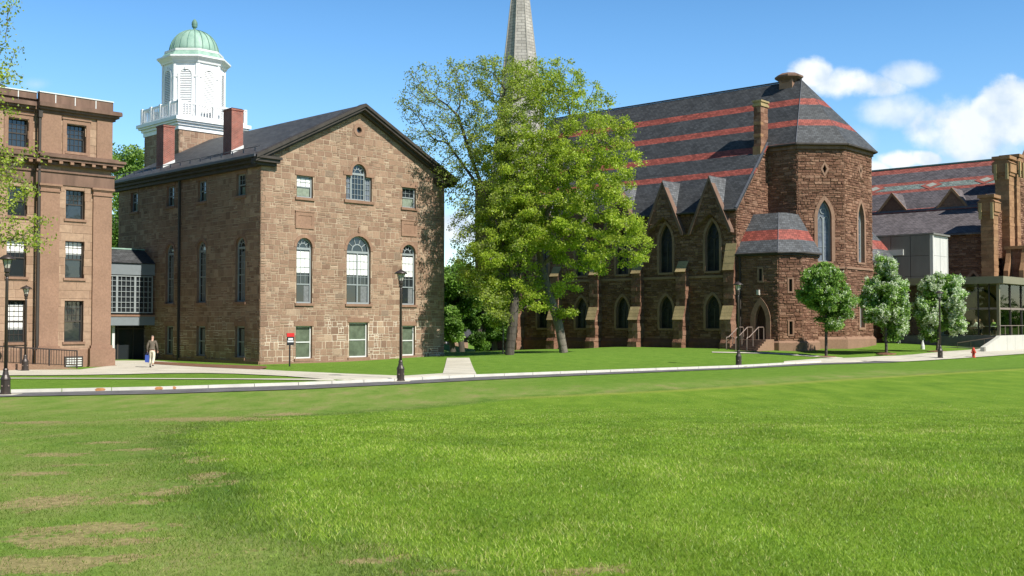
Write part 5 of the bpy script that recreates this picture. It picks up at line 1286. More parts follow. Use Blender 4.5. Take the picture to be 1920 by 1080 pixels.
def modern_block():
    p = at(1747, 605, 95); f = F((p.x, p.y), eC); fe = F((p.x, p.y), vC); zt = f.pix(1747, 437)[1]; g0 = .6
    rt = thing('concrete_stair_block', (p.x, p.y, 0), 'tall grey panelled concrete block standing between the church apse and the glass pavilion', 'building')
    m = MB(); m.box(f, -7.0, 0, -3.6, -.02, 1.2, zt-.12); m.build('wall', ['interior_dark'], rt)
    for i in range(4):
        for j in range(5):
            a = -7+i*1.75; b = a+1.7; z0 = 1.3+(zt-1.42)*j/5; z1 = 1.3+(zt-1.42)*(j+1)/5-.03; m = MB(); m.box(f, a, b, -.02, .08, z0, z1); m.build('panel', ['shade_grey_concrete'], rt)
    for i in range(2):
        for j in range(5):
            a = .3+i*1.7; z0 = 1.3+(zt-1.42)*j/5; z1 = 1.3+(zt-1.42)*(j+1)/5-.02; m = MB(); m.box(fe, a, a+1.64, -.02, .08, z0, z1); m.build('panel', ['white_panel'], rt)
    m = MB(); m.box(fe, -.05, .12, -.1, .2, 1.2, zt); m.box(fe, .16, .26, -.1, .16, 1.2, zt); m.box(fe, 3.62, 3.74, -.1, .12, 1.2, zt); m.build('fin', ['white_panel'], rt)
    m = MB(); m.box(f, -7.1, .3, -3.8, .12, zt-.12, zt+.02); m.build('roof_coping', ['shade_grey_concrete'], rt)
    m = MB(); m.box(f, -7.0, .35, -3.9, .22, -.2, 1.25); m.build('plinth', ['concrete'], rt)
    # low white canopy between the church and the block
    q = at(1676, 605, 97); f2 = F((q.x, q.y), eC); m = MB(); z = f2.pix(1676, 479)[1]; m.box(f2, -1.6, .9, -2.5, 0, z, z+.5); m.box(f2, -1.6, .9, -2.5, -.2, -.2, z-.8); m.build('canopy', ['white_panel', 'dark_trim'], rt)
plain('white_panel', (.50,.50,.46), .7, var=.08, streak=True)
modern_block()
def pavilion():
    p = at(1873, 605, 88); f = F((p.x, p.y), eC); fe = F((p.x, p.y), vC)
    z0 = fe.pix(1873, 629)[1]; z1 = f.pix(1873, 531.5)[1]; z2 = f.pix(1873, 517.5, .6)[1]
    rt = thing('glass_pavilion', (p.x, p.y, 0), 'glass-walled pavilion with a flat tan roof slab beside the hydrant and white ramp wall', 'pavilion')
    L1, L2 = 9.5, 12.0
    m = MB(); P = f.P; o = .55
    c = [P(-L1, o, z1), P(o, o, z1), P(o, -L2, z1), P(-L1, -L2, z1)]
    m.slab([(a, b, z2) for a, b, _ in c], z2-z1); m.build('roof_slab', ['pavilion_metal'], rt)
    m = MB(); m.box(f, -L1, 0, -L2, 0, -.2, z0-.05); m.build('floor_slab', ['lead'], rt)
    m = MB(); m.box(f, -L1, .0, -L2, -L2+.2, z0, z1); m.box(f, -L1, -L1+.2, -L2, 0, z0, z1); m.build('back_wall', ['tan_stone'], rt)
    # pointed arch drawn in the back wall
    fb = F(f.P(-5.2, -6.0, 0), eC); m = MB(); m.box(fb, -4.0, 3.9, -.2, 0, z0, z1-.02); m.build('inner_wall', ['tan_stone'], rt)
    oa = op(-.2, 3.6, z0, z0+3.9, 'gothic', 2.6); m = MB(); m.ring(fb, outline(oa, .18)[2:], outline(oa, 0)[2:], 0, .1, closed=False); m.build('inner_arch', ['interior_dark'], rt)
    for (fr, a, b) in ((f, -L1, 0), (fe, 0, L2)):
        w_ = MB(); w_.box(fr, a+.08, b-.08, -.06, -.045, z0, z1); w_.build('glass_wall', ['clear_glass'], rt)
    # mullions and rail
    m = MB(); m.box(f, -.14, .08, -.14, .08, z0-1.0, z1); m.build('corner_post', ['pavilion_metal'], rt)
    sm = f.pix(1834, 580)[0]
    for fr, xs in ((f, (sm, sm-2.0, sm-4.0, -.75)), (fe, (2.9, 5.8, 8.7))):
        for x in xs: m = MB(); m.box(fr, x-.05, x+.05, -.1, .04, z0, z1); m.build('mullion', ['dark_trim'], rt)
    zr = f.pix(1850, 579)[1]
    for (fr, a, b) in ((f, -L1, -.14), (fe, .08, L2)): m = MB(); m.box(fr, a, b, -.09, .03, zr-.06, zr+.1); m.build('transom', ['steel_rail'], rt)
    # white retaining wall and ramp in front
    rw = thing('ramp_retaining_wall', fe.P(0, 1.2, .3), 'white concrete retaining wall rising beside the fire hydrant at the pavilion', 'retaining wall')
    fr = F(gnd(1846, 660).xy, vC)
    a = fr.pix(1846, 655)[0]; b = fr.pix(1873, 640)[0]; zt = fr.pix(1885, 629)[1]; zb = fr.pix(1846, 651)[1]
    m = MB(); m.prism(fr, [(a, -.2), (16, -.2), (16, zt), (b+.4, zt), (b, zt-.15), (a, zb)], -.3, 0); m.build('wall_panel', ['pale_concrete'], rw)
    for k in range(1, 6): m = MB(); m.box(fr, b+k*1.9-.012, b+k*1.9+.012, -.0, .004, .3, zt); m.build('joint', ['shade_grey_concrete'], rw)
    f3 = F(fr.P(a, 0, 0), eC)
    m = MB(); m.box(f3, -.05, .0, -.3, .01, -.1, zb); m.build('end_face', ['concrete'], rw)
    # ramp surface walls to the left, with rails
    fl = F(gnd(1848, 655).xy, eC); zA = fl.pix(1785, 641)[1]
    m = MB(); m.box(fl, -6.2, -.1, -.2, 0, -.1, .62); m.build('kerb_wall', ['concrete'], rw)
    rl = thing('ramp_handrail', fl.P(0, 0, .4), 'thin metal handrails along the pavilion ramp behind the hydrant', 'railing')
    za = fl.pix(1795, 641)[1]; zc = fl.pix(1865, 628)[1]
    for w_, dz in ((0, 0), (-1.6, .0)):
        m = MB(); s0 = fl.pix(1795, 640, w_)[0]; s1 = fl.pix(1872, 630, w_)[0]; h0 = fl.pix(1795, 643 if w_ == 0 else 641, w_)[1]; h1 = fl.pix(1872, 631.5 if w_ == 0 else 628, w_)[1]
        m.tube([fl.P(s0, w_, h0), fl.P(s1, w_, h1)], .03, 6); m.build('handrail', ['steel_rail'], rl)
        for k in range(4): x = s0+(s1-s0)*k/3; hh = h0+(h1-h0)*k/3; m = MB(); m.tube([fl.P(x, w_, .1), fl.P(x, w_, hh)], .022, 6); m.build('post', ['steel_rail'], rl)
    r2 = thing('terrace_railing', fe.P(1, .5, z0), 'thin metal railing standing on top of the white wall at the right edge', 'railing')
    m = MB(); zz = zt+.75; m.tube([fr.P(b+.5, -.1, zt), fr.P(b+.6, -.1, zz), fr.P(15, -.1, zz)], .025, 6); m.build('handrail', ['steel_rail'], r2)
    for k in range(7): m = MB(); x = b+1.8+k*1.6; m.tube([fr.P(x, -.1, zt), fr.P(x, -.1, zz)], .02, 6); m.build('post', ['steel_rail'], r2)
    return f, fe, z0, fr
plain('pale_concrete', (.47,.46,.40), .85, var=.06, nscale=1.5)
PAV = pavilion()
# ================================================================ small far house in the gap
def far_house():
    p = at(868, 605, 128); z = CH-(667-605)*128/FPX
    rt = thing('far_house', (p.x, p.y, z), 'small pinkish far house with a white-framed window, seen in the gap beneath the trees', 'house')
    f = F((p.x-3.5, p.y), (1, .25)); m = MB(); m.box(f, 0, 4.2, -5, 0, z-.5, z+2.4); m.build('wall', ['ashlar_brownstone'], rt)
    m = MB(); m.slab([f.P(-.4, .5, z+2.3), f.P(4.6, .5, z+2.3), f.P(4.6, -2.5, z+4), f.P(-.4, -2.5, z+4)], .15); m.slab([f.P(-.4, -2.5, z+4), f.P(4.6, -2.5, z+4), f.P(4.6, -5.5, z+2.3), f.P(-.4, -5.5, z+2.3)], .15); m.build('roof', ['grey_slate'], rt)
    o = op(1.6, 2.35, z+.5, z+1.8); w_ = MB(); w_.ring(f, outline(o, .1), outline(o, -.05), -.02, .05); ww = w_.build('window', ['white_paint'], rt); q = MB(); q.box(f, 1.6, 2.35, 0, .02, z+.5, z+1.8); q.build('pane', ['window_glass'], ww)
far_house()
# ================================================================ TREES
def colonize(att, trunk, step=.45, kill=.8, iters=140, jitter=.12, infl=1e9, maxn=9000):
    """grow a branching skeleton from the trunk polylines towards the attraction points"""
    P = []; par = []; 
    for line in trunk:
        line = [Vector(p) for p in line]; prev = None
        if P and (Vector(P[0])-line[0]).length > 1e-3:
            d = np.linalg.norm(np.array(P)-np.array(line[0])[None], axis=1); prev = int(d.argmin())
        elif P: prev = 0
        for a, b in zip(line, line[1:]):
            n = max(1, int((b-a).length/step))
            for i in range(n):
                if prev is not None and i == 0 and len(P) and (a-Vector(P[prev])).length < 1e-3: continue
                P.append(tuple(a.lerp(b, i/n))); par.append(-1 if prev is None else prev); prev = len(P)-1
        P.append(tuple(line[-1])); par.append(prev); prev = len(P)-1
    P = np.array(P); par = list(par); A = att.copy()
    D = np.full(len(A), 1e9); I = np.zeros(len(A), int)
    def upd(lo, hi):
        nonlocal D, I
        for s in range(lo, hi, 64):
            e = min(hi, s+64); d = np.linalg.norm(A[:, None, :]-P[None, s:e, :], axis=2); j = d.argmin(1); dm = d[np.arange(len(A)), j]; b = dm < D; D = np.where(b, dm, D); I = np.where(b, j+s, I)
    upd(0, len(P)); childc = {}
    for it in range(iters):
        if len(A) == 0 or len(P) > maxn: break
        dirs = A-P[I]; dirs /= np.maximum(np.linalg.norm(dirs, axis=1, keepdims=True), 1e-6)
        acc = np.zeros((len(P), 3)); np.add.at(acc, I, dirs); ids = np.unique(I)
        d = acc[ids]; d /= np.maximum(np.linalg.norm(d, axis=1, keepdims=True), 1e-6); d += RNG.normal(0, jitter, d.shape); d[:, 2] += .05; d /= np.linalg.norm(d, axis=1, keepdims=True)
        ok = np.array([childc.get(int(i), 0) < 4 for i in ids])
        if not ok.any(): break
        ids = ids[ok]; d = d[ok]; new = P[ids]+d*step
        for i in ids: childc[int(i)] = childc.get(int(i), 0)+1
        lo = len(P); P = np.vstack([P, new]); par += [int(i) for i in ids]; upd(lo, len(P))
        m = D > kill; A = A[m]; D = D[m]; I = I[m]
    return P, np.array(par)
def radii(P, par, tip=.012, ex=2.3, r0=None):
    n = len(P); acc = np.zeros(n); nchild = np.zeros(n, int)
    for i in range(n):
        if par[i] >= 0: nchild[par[i]] += 1
    for i in range(n-1, -1, -1):
        if nchild[i] == 0: acc[i] = tip**ex
        if par[i] >= 0: acc[par[i]] += acc[i]
    r = acc**(1/ex)
    if r0 is not None: r = r*(1+(r0/r[0]-1)*np.clip((r/r[0]), 0, 1)**1.0)
    return r, nchild
def limbs(name, P, par, r, matn, root, sides=6):
    idx = np.where(par >= 0)[0]; a = P[par[idx]]; b = P[idx]; ra = np.minimum(r[par[idx]], r[idx]*1.25+.004); rb = r[idx]
    t = b-a; L = np.linalg.norm(t, axis=1, keepdims=True); t = t/np.maximum(L, 1e-6); b = b+t*np.minimum(rb[:, None]*.5, .05)
    ref = np.tile(np.array([[1., .13, 0]]), (len(t), 1)); ref[np.abs(t[:, 0]) > .9] = (0, 1, .1); u = np.cross(t, ref); u /= np.linalg.norm(u, axis=1, keepdims=True); v = np.cross(t, u)
    an = np.arange(sides)*2*math.pi/sides; ring = u[:, None, :]*np.cos(an)[None, :, None]+v[:, None, :]*np.sin(an)[None, :, None]
    va = a[:, None, :]+ring*ra[:, None, None]; vb = b[:, None, :]+ring*rb[:, None, None]; V = np.concatenate([va, vb], 1).reshape(-1, 3)
    base = (np.arange(len(idx))*2*sides)[:, None]; j = np.arange(sides); q = np.stack([j, (j+1) % sides, (j+1) % sides+sides, j+sides], 1)
    Q = (base[:, :, None]+q[None]).reshape(-1, 4); return cloud_mesh(name, V, Q, np.full(len(Q), .5), [matn], root, smooth_=True)
def leaves(name, C, L, Wd, mats, root, rnd=None, midx=None, up=0.0, droop=0.0):
    n = len(C); d = RNG.normal(0, 1, (n, 3)); d[:, 2] -= droop; d /= np.linalg.norm(d, axis=1, keepdims=True)
    e = RNG.normal(0, 1, (n, 3)); e[:, 2] *= (1-up); e = np.cross(d, e); e /= np.maximum(np.linalg.norm(e, axis=1, keepdims=True), 1e-6)
    L = np.broadcast_to(L, (n,))*RNG.uniform(.7, 1.3, n); Wd = np.broadcast_to(Wd, (n,))*RNG.uniform(.7, 1.3, n)
    a = C-d*L[:, None]/2; b = C+e*Wd[:, None]/2; c = C+d*L[:, None]/2; f = C-e*Wd[:, None]/2
    V = np.stack([a, b, c, f], 1).reshape(-1, 3); Q = np.arange(4*n).reshape(n, 4)
    return cloud_mesh(name, V, Q, RNG.uniform(0, 1, n) if rnd is None else rnd, mats, root, midx)
def inlobes(lobes, n):
    """attraction points spread through ellipsoids: (centre, radii, weight)"""
    vol = np.array([l[1][0]*l[1][1]*l[1][2]*l[2] for l in lobes]); k = RNG.multinomial(n, vol/vol.sum()); out = []
    for (c, r_, w_), m in zip(lobes, k):
        d = RNG.normal(0, 1, (m, 3)); d /= np.linalg.norm(d, axis=1, keepdims=True); q = RNG.uniform(0, 1, (m, 1))**(1/2.6); out.append(np.array(c)[None]+d*q*np.array(r_)[None])
    return np.vstack(out)
def pl(px, py, Y, rx, ry, rd, w=1.0):
    c = at(px, py, Y); m = Y/FPX; return ((c.x, c.y, c.z), (rx*m, rd, ry*m), w)
def grow(name, label, base, trunk, lobes, natt, leafm, lsize, nleaf, spread=.28, barkm='grey_bark', r0=.35, step=.45, kill=.75, tip=.012, group=None, cat='tree', bare=0.0, maxn=9000, droop=0, lodens=None, twig=.06, blossom=None, leafr=.03, second=None):
    rt = thing(name, base, label, cat, group); A = inlobes(lobes, natt); P, par = colonize(A, trunk, step, kill, maxn=maxn); r, nc = radii(P, par, tip, 2.35, r0)
    limbs('trunk', P, par, r, barkm, rt)
    m = np.where(r < leafr)[0]
    if bare > 0: m = m[RNG.uniform(0, 1, len(m)) > bare]
    w = np.ones(len(m))
    if lodens is not None: w = lodens(P[m])
    k = RNG.multinomial(nleaf, w/w.sum()); C = np.repeat(P[m], k, axis=0); clump = np.repeat(RNG.uniform(0, 1, len(m)), k)
    C = C+RNG.normal(0, spread, C.shape)*np.array([1, 1, .75])[None]
    rnd = np.clip(.25+.5*clump+RNG.normal(0, .17, len(C)), 0, 1)
    ls = lsize if not callable(lsize) else lsize(C)
    mi = None; mats = [leafm]
    if second is not None: mats = [leafm, second[0]]; mi = (RNG.uniform(0, 1, len(C)) < second[1](C)).astype(int)
    cr = leaves('crown', C, ls, ls*.6 if not callable(lsize) else ls*.6, mats, rt, rnd, mi, droop=droop)
    if blossom:
        nb, sz, bd = blossom; tips = np.where(nc == 0)[0]; cen = A.mean(0); s = P[tips]; sc_ = (s-cen)/A.std(0); sc_ = (np.linalg.norm(sc_, axis=1))+.35*(sc_[:, 0]-sc_[:, 1]*.6+sc_[:, 2]*.6)
        wt = np.clip(sc_-bd, 0, None)**1.5; wt /= wt.sum(); pick = RNG.choice(len(tips), nb, p=wt); C2 = s[pick]+RNG.normal(0, .12, (nb, 3)); C2 = np.repeat(C2, 12, axis=0)+RNG.normal(0, .05, (nb*12, 3))*np.array([1, 1, 1.5])[None]
        leaves('blossom', C2, sz, sz*.8, ['blossom'], rt)
    return rt
# --- the two big spring trees between the halls
b1 = gnd(955, 665.5); Y1 = b1.y; t1 = [[b1, at(962, 600, Y1), at(966, 540, Y1+.2)], [at(966, 540, Y1+.2), at(935, 430, Y1-.5), at(885, 300, Y1+.3), at(860, 220, Y1+.8)], [at(966, 540, Y1+.2), at(960, 400, Y1+.5), at(948, 250, Y1+.3), at(945, 180, Y1)], [at(964, 560, Y1), at(990, 430, Y1+1.2), at(1010, 280, Y1+1.5)], [at(935, 430, Y1-.5), at(905, 360, Y1+.2), at(840, 270, Y1+1)]]
lob1 = [pl(810, 175, Y1+1.6, 66, 62, 2.6), pl(870, 150, Y1+1, 60, 48, 2.8), pl(935, 150, Y1, 60, 52, 3), pl(1010, 185, Y1, 60, 55, 3), pl(780, 200, Y1+1.8, 46, 42, 2.0), pl(800, 260, Y1+1.6, 52, 40, 2.2), pl(870, 250, Y1+.6, 75, 75, 3.2), pl(950, 260, Y1, 75, 75, 4), pl(1010, 290, Y1+1, 60, 70, 3.5),
        pl(850, 330, Y1+.8, 45, 35, 2.2, .7), pl(885, 380, Y1+.3, 60, 60, 2.6, .7), pl(960, 380, Y1, 60, 60, 3.5), pl(900, 470, Y1, 50, 60, 3, .8), pl(985, 450, Y1-.6, 45, 45, 2.6, .7), pl(928, 575, Y1-.8, 22, 35, 1.5, .7), pl(905, 555, Y1-1, 40, 40, 2, .6), pl(865, 330, Y1+.5, 40, 60, 2.5, .9), pl(880, 420, Y1, 45, 50, 2.5, .8), pl(860, 500, Y1+1, 30, 45, 2, .7), pl(870, 440, Y1+1, 34, 50, 2.5, .5)]
def dens1(p):
    x = p[:, 0]/p[:, 1]*FPX+960; y = 605-(p[:, 2]-CH)/p[:, 1]*FPX
    return .35+.65*smooth(820, 960, x)+.5*smooth(300, 480, y)*smooth(860, 950, x)
grow('maple_tree', 'tall many-limbed tree with thin yellow-green spring leaves and an upright trunk, nearer the gabled hall', b1, t1, lob1, 4200, 'olive_leaf', .15, 62000, .18, 'dark_bark', .34, .42, .62, .012, lodens=dens1, second=('spring_leaf', lambda C: .25+.6*smooth(-3, 3, C[:, 0])), maxn=11000)
b2 = gnd(1057, 661.5); Y2 = b2.y; t2 = [[b2, at(1048, 610, Y2), at(1032, 560, Y2), at(1015, 500, Y2), at(1010, 460, Y2)], [at(1010, 460, Y2), at(1000, 380, Y2-.5), at(975, 300, Y2-1)], [at(1010, 460, Y2), at(1040, 350, Y2+.3), at(1070, 230, Y2)], [at(1015, 500, Y2), at(1080, 430, Y2-1), at(1130, 370, Y2-1.4)], [at(1040, 350, Y2+.3), at(1110, 280, Y2-.5), at(1150, 240, Y2-1)]]
lob2 = [pl(1045, 165, Y2, 66, 58, 3, 1.3), pl(1105, 200, Y2, 50, 50, 3, 1.2), pl(1150, 300, Y2-1, 60, 50, 3), pl(1085, 225, Y2, 46, 44, 3), pl(985, 150, Y2+1, 40, 40, 2.4, .8), pl(1120, 265, Y2-1, 70, 60, 3.6), pl(1165, 255, Y2-1, 38, 42, 2.6), pl(1050, 300, Y2-1, 80, 70, 4), pl(1120, 370, Y2-1.5, 80, 65, 3.8), pl(1170, 440, Y2-2, 55, 42, 2.8), pl(1196, 480, Y2-2, 36, 36, 2), pl(1120, 480, Y2-1.5, 60, 40, 3),
        pl(1040, 420, Y2-1.5, 80, 70, 3.8), pl(1085, 510, Y2-.5, 40, 36, 2.2, .5), pl(1068, 585, Y2-1.2, 28, 18, 1.2, 1.0), pl(980, 540, Y2-2, 22, 50, 1.5, .7), pl(950, 400, Y2-2, 55, 60, 3), pl(930, 470, Y2-2, 55, 55, 3), pl(905, 530, Y2-1.5, 45, 38, 2.4), pl(1000, 440, Y2-2, 50, 40, 2.5, .6), pl(930, 300, Y2-1, 40, 50, 2.6, .6), pl(975, 330, Y2-2, 50, 50, 3, .7), pl(950, 560, Y2-1.5, 50, 32, 2, .7)]
def dens2(p):
    x = p[:, 0]/p[:, 1]*FPX+960; y = 605-(p[:, 2]-CH)/p[:, 1]*FPX
    return .55+.6*smooth(250, 420, y)
grow('maple_tree', 'leaning grey trunk carrying a broad bright yellow-green crown in front of the banded-roof church', b2, t2, lob2, 3600, 'spring_leaf', .165, 84000, .19, 'grey_bark', .31, .42, .62, .012, lodens=dens2, maxn=11000, bare=.30)
b3 = gnd(943, 664); grow('sapling', 'slim pale sapling with sparse leaves growing against the foot of the upright trunk', b3, [[b3, at(944, 600, b3.y), at(948, 560, b3.y)]], [pl(950, 560, b3.y, 30, 40, 1.2), pl(938, 590, b3.y, 22, 30, 1)], 150, 'spring_leaf', .18, 1500, .2, 'grey_bark', .06, .3, .5)
# --- tree reaching in from beyond the left edge
p0 = at(-190, 605, 49); z0 = float(G(p0.x, p0.y)); bL = Vector((p0.x, p0.y, z0)); YL = 49
tL = [[bL, at(-180, 500, YL), at(-170, 380, YL)], [at(-180, 480, YL), at(-80, 380, YL), at(0, 330, YL-1)], [at(-170, 380, YL), at(-80, 230, YL), at(-30, 150, YL)], [at(-180, 500, YL), at(-60, 470, YL-1), at(20, 450, YL-1.2)]]
lobL = [pl(-30, 20, YL, 105, 22, 1.5), pl(-50, 90, YL, 90, 30, 1.8), pl(-30, 140, YL-1, 80, 36, 2), pl(-10, 200, YL-1, 62, 22, 1.6), pl(20, 290, YL-1, 55, 30, 1.6), pl(15, 345, YL-1, 75, 30, 1.8), pl(10, 410, YL-1.4, 80, 35, 1.8), pl(20, 455, YL-1.6, 80, 22, 1.5), pl(-110, 250, YL, 90, 180, 4), pl(-190, 200, YL+1, 90, 160, 4)]
grow('street_tree', 'sparse spring tree reaching in from beyond the left edge over the classical building', bL, tL, lobL, 2600, 'olive_leaf', .15, 26000, .2, 'grey_bark', .28, .38, .55, .010, second=('spring_leaf', lambda C: .6+0*C[:, 0]))
# --- denser trees behind the buildings
def back_tree(px, py_top, py_bot, Y, rw, label, leafm='deep_leaf', n=9000, size=.32, group='trees behind the buildings', seed=1):
    m = Y/FPX; c = at(px, 605, Y); z0 = float(G(c.x, c.y)); zt = CH+(605-py_top)*m; zb = CH+(605-py_bot)*m
    rt = thing('broadleaf_tree', (c.x, c.y, z0), label, 'tree', group); H = zt-zb; R_ = rw*m
    mb = MB(); mb.tube([(c.x, c.y, z0-.3), (c.x+.2, c.y, (z0+zb)/2), (c.x-.1, c.y, zb+H*.4), (c.x+.2, c.y, zt-H*.2)], [.35, .28, .2, .05], 8)
    cl = []
    for k in range(26):
        u = RNG.normal(0, 1, 3); u /= np.linalg.norm(u); q = RNG.uniform(.35, 1)**.6; ce = np.array([c.x, c.y, (zt+zb)/2])+u*np.array([R_*.78, R_*.7, H*.40])*q; cl.append((ce, RNG.uniform(.16, .3)*max(R_, H*.5)))
        mb.tube([(c.x, c.y, zb+H*.15+RNG.uniform(0, .4)*H), tuple((np.array([c.x, c.y, ce[2]])*.5+ce*.5)-np.array([0, 0, .4])), tuple(ce)], [.09, .06, .02], 5)
    mb.build('trunk', ['dark_bark'], rt, True)
    Cs = []; rn = []
    for ce, rr in cl:
        k = n//len(cl); d = RNG.normal(0, 1, (k, 3)); d /= np.linalg.norm(d, axis=1, keepdims=True); q = RNG.uniform(0, 1, (k, 1))**.45; Cs.append(ce[None]+d*q*rr*np.array([1.1, 1.1, .8])[None]); rn.append(np.clip(RNG.uniform(.15, .85)+RNG.normal(0, .2, k), 0, 1))
    leaves('crown', np.vstack(Cs), size, size*.6, [leafm], rt, np.concatenate(rn)); return rt
back_tree(235, 225, 480, 112, 52, 'green tree between the classical building and the gabled hall, rising behind the link roof', 'small_tree_leaf', 14000, .30)
back_tree(212, 350, 640, 100, 34, 'dark tree glimpsed low behind the passage, between the link and the classical building', 'deep_leaf', 9000, .3)
back_tree(862, 470, 652, 98, 56, 'dense dark green tree just right of the gabled hall, above the far house', 'deep_leaf', 30000, .28)
back_tree(845, 555, 652, 96, 26, 'low bright green tree tucked beside the hall wall, leftmost in the gap', 'small_tree_leaf', 8000, .26)
back_tree(925, 520, 660, 101, 40, 'dark bushy tree standing directly behind the upright trunk', 'deep_leaf', 24000, .28)
back_tree(902, 560, 668, 99, 30, 'low dark shrub-like tree by the far left corner of the church', 'deep_leaf', 16000, .26)
back_tree(850, 470, 600, 150, 60, 'distant pale tree low on the skyline of the gap', 'small_tree_leaf', 8000, .4)
back_tree(1745, 560, 640, 160, 60, 'distant tree far behind the concrete block', 'deep_leaf', 3000, .5)
# --- a far wood closing the horizon
def wood():
    n = 60000; a = RNG.uniform(-1.15, 1.15, n); d = RNG.uniform(230, 270, n); x = np.tan(a)*d*1.0; h = 7+3*np.sin(x*.06)+2*np.sin(x*.17+1)+1.3*np.sin(x*.41); z = RNG.uniform(0, 1, n)**.7*h
    o = leaves('far_wood', np.stack([x, d, z], 1), 1.6, 1.2, ['deep_leaf'], None); tag(o, 'dark green wood closing the horizon beyond the buildings', 'wood', kind='stuff')
wood()
# --- unseen trees added behind the viewer; they block low sky and show in glass
def unseen_tree_belt():
    n = 26000; a = RNG.uniform(0, 1, n); an = R(158)+a*R(215); d = 62+6*np.sin(an*9)+RNG.normal(0, 2.5, n); x = np.cos(an)*d; y = np.sin(an)*d+8; h = 17+3*np.sin(an*13)+2*np.sin(an*29+1); z = 1.0+RNG.uniform(0, 1, n)**.8*h
    o = leaves('unseen_tree_belt', np.stack([x, y, z], 1), 1.9, 1.5, ['deep_leaf'], None); tag(o, 'unseen dark green tree belt behind the viewer, added to screen the low sky', 'wood', kind='stuff')
unseen_tree_belt()
# --- small flowering trees on the right
def small(px, py, cx, top, bot, hw, label, blos, leafm='small_tree_leaf', tilt=0):
    b = gnd(px, py); Y = b.y; t = [[b, at(px+(cx-px)*.3, bot+10, Y), at(cx, bot-(bot-top)*.35, Y), at(cx, top+12, Y)]]; H = (bot-top)
    lob = [pl(cx+RNG.uniform(-.1, .1)*hw, top+H*.14, Y, hw*.34, H*.13, .8)]
    for k in range(17):
        fz = RNG.uniform(.16, .92); an = RNG.uniform(0, 2*math.pi); wd = (.55+.75*fz if fz < .6 else 1.25-.5*fz)*.80; q = pl(cx+math.cos(an)*hw*wd*.78, top+H*fz, Y+math.sin(an)*hw*wd*.72*Y/FPX, hw*RNG.uniform(.27, .42), H*RNG.uniform(.10, .16), .9, 1.4); lob.append(q)
    lob.append(pl(cx, top+H*.55, Y, hw*.55, H*.33, 1.2, .45))
    return grow('flowering_tree', label, b, t, lob, 1300, leafm,   .19, 24000, .14, 'dark_bark', .10, .22, .34, .007, group='small flowering trees along the plaza', blossom=blos, leafr=.02, maxn=6000)
small(1549, 669, 1549, 488, 632, 59, 'small round-crowned green tree with few blossoms, nearest the church apse', (260, .09, 1.0))
small(1662, 663, 1660, 476, 626, 52, 'small tree dotted with white blossom, middle one of three right of the apse', (1300, .10, .5))
small(1757, 659, 1762, 510, 634, 52, 'small tree heavily covered in white blossom in front of the concrete block', (2300, .11, .3))
for px, py in ((1549, 669.6), (1662, 663.8), (1757, 659.5)):
    q = gnd(px, py); mb = MB(); mb.lathe((q.x, q.y, q.z-.05), [(.75, 0), (.7, .1), (.4, .13), (.05, .15)], 14); tag(mb.build('mulch_ring', ['soil'], None), kind='structure')
# ================================================================ LAMPS, SIGN, HYDRANT
def lamp_proto(px, py, label, bronze='bronze_paint', sc_=1.0):
    rt = thing('street_lamp', (0, 0, 0), label, 'street lamp', 'lamp posts along the road'); B = [bronze]; o = (0, 0, 0)
    m = MB(); m.box(F((-.42, -.42), (1, 0)), 0, .84, -.84, 0, -.05, .035); m.build('footing', ['concrete'], rt)
    m = MB(); m.lathe(o, [(.20, 0), (.20, .07), (.17, .10), (.165, .52), (.18, .56), (.17, .60), (.11, .72), (.085, .86), (.10, .89), (.07, .95)], 12, rot=.26); b_ = m.build('base', B, rt)
    for an in (-1.9, -.5): q = MB(); q.lathe((.17*math.cos(an), .17*math.sin(an), .33), [(.005, -.03), (.03, -.01), (.03, .01), (.005, .03)], 8); q.build('bolt', ['steel_rail'], b_)
    m = MB(); m.lathe(o, [(.062, .93), (.052, 4.1), (.05, 4.22)], 12); m.build('pole', B, rt, True)
    m = MB(); m.lathe(o, [(.05, 4.2), (.085, 4.22), (.09, 4.28), (.06, 4.31), (.10, 4.36), (.10, 4.48), (.07, 4.51)], 12); m.build('collar', B, rt)
    m = MB(); m.lathe(o, [(.09, 4.50), (.17, 4.80)], 6); g = m.build('lantern_glass', ['lamp_glass'], rt)
    m = MB()
    for k in range(6): an = k*math.pi/3; m.tube([(.092*math.cos(an), .092*math.sin(an), 4.48), (.175*math.cos(an), .175*math.sin(an), 4.81)], .012, 4)
    m.build('lantern_frame', B, g)
    m = MB(); m.lathe(o, [(.20, 4.79), (.285, 4.80), (.29, 4.83), (.20, 4.90), (.10, 4.955), (.03, 4.98), (.02, 5.02)], 16); m.build('cap', B, rt, True); return rt
LL = [(751, 717, 505, 'dark lamp post standing before the right side of the gabled hall front'), (10, 742.5, 476, 'tall dark lamp post at the left edge, nearest the camera'), (47, 697.5, 535, 'dark lamp post by the access ramp of the classical building'),
      (1385, 689, 528, 'dark lamp post in front of the church entrance steps'), (1763, 673.5, 545, 'dark lamp post before the blossoming tree near the concrete block')]
L0 = lamp_proto(0, 0, LL[0][3])
for i, (px, py, pt, lab) in enumerate(LL):
    q = gnd(px, py-1.5); o = L0 if i == 0 else dup(L0, q, lab); o.location = (q.x, q.y, q.z+.0)
    h = (CH+(605-pt)/FPX*q.y)-q.z; o.scale = (1, 1, h/5.0)
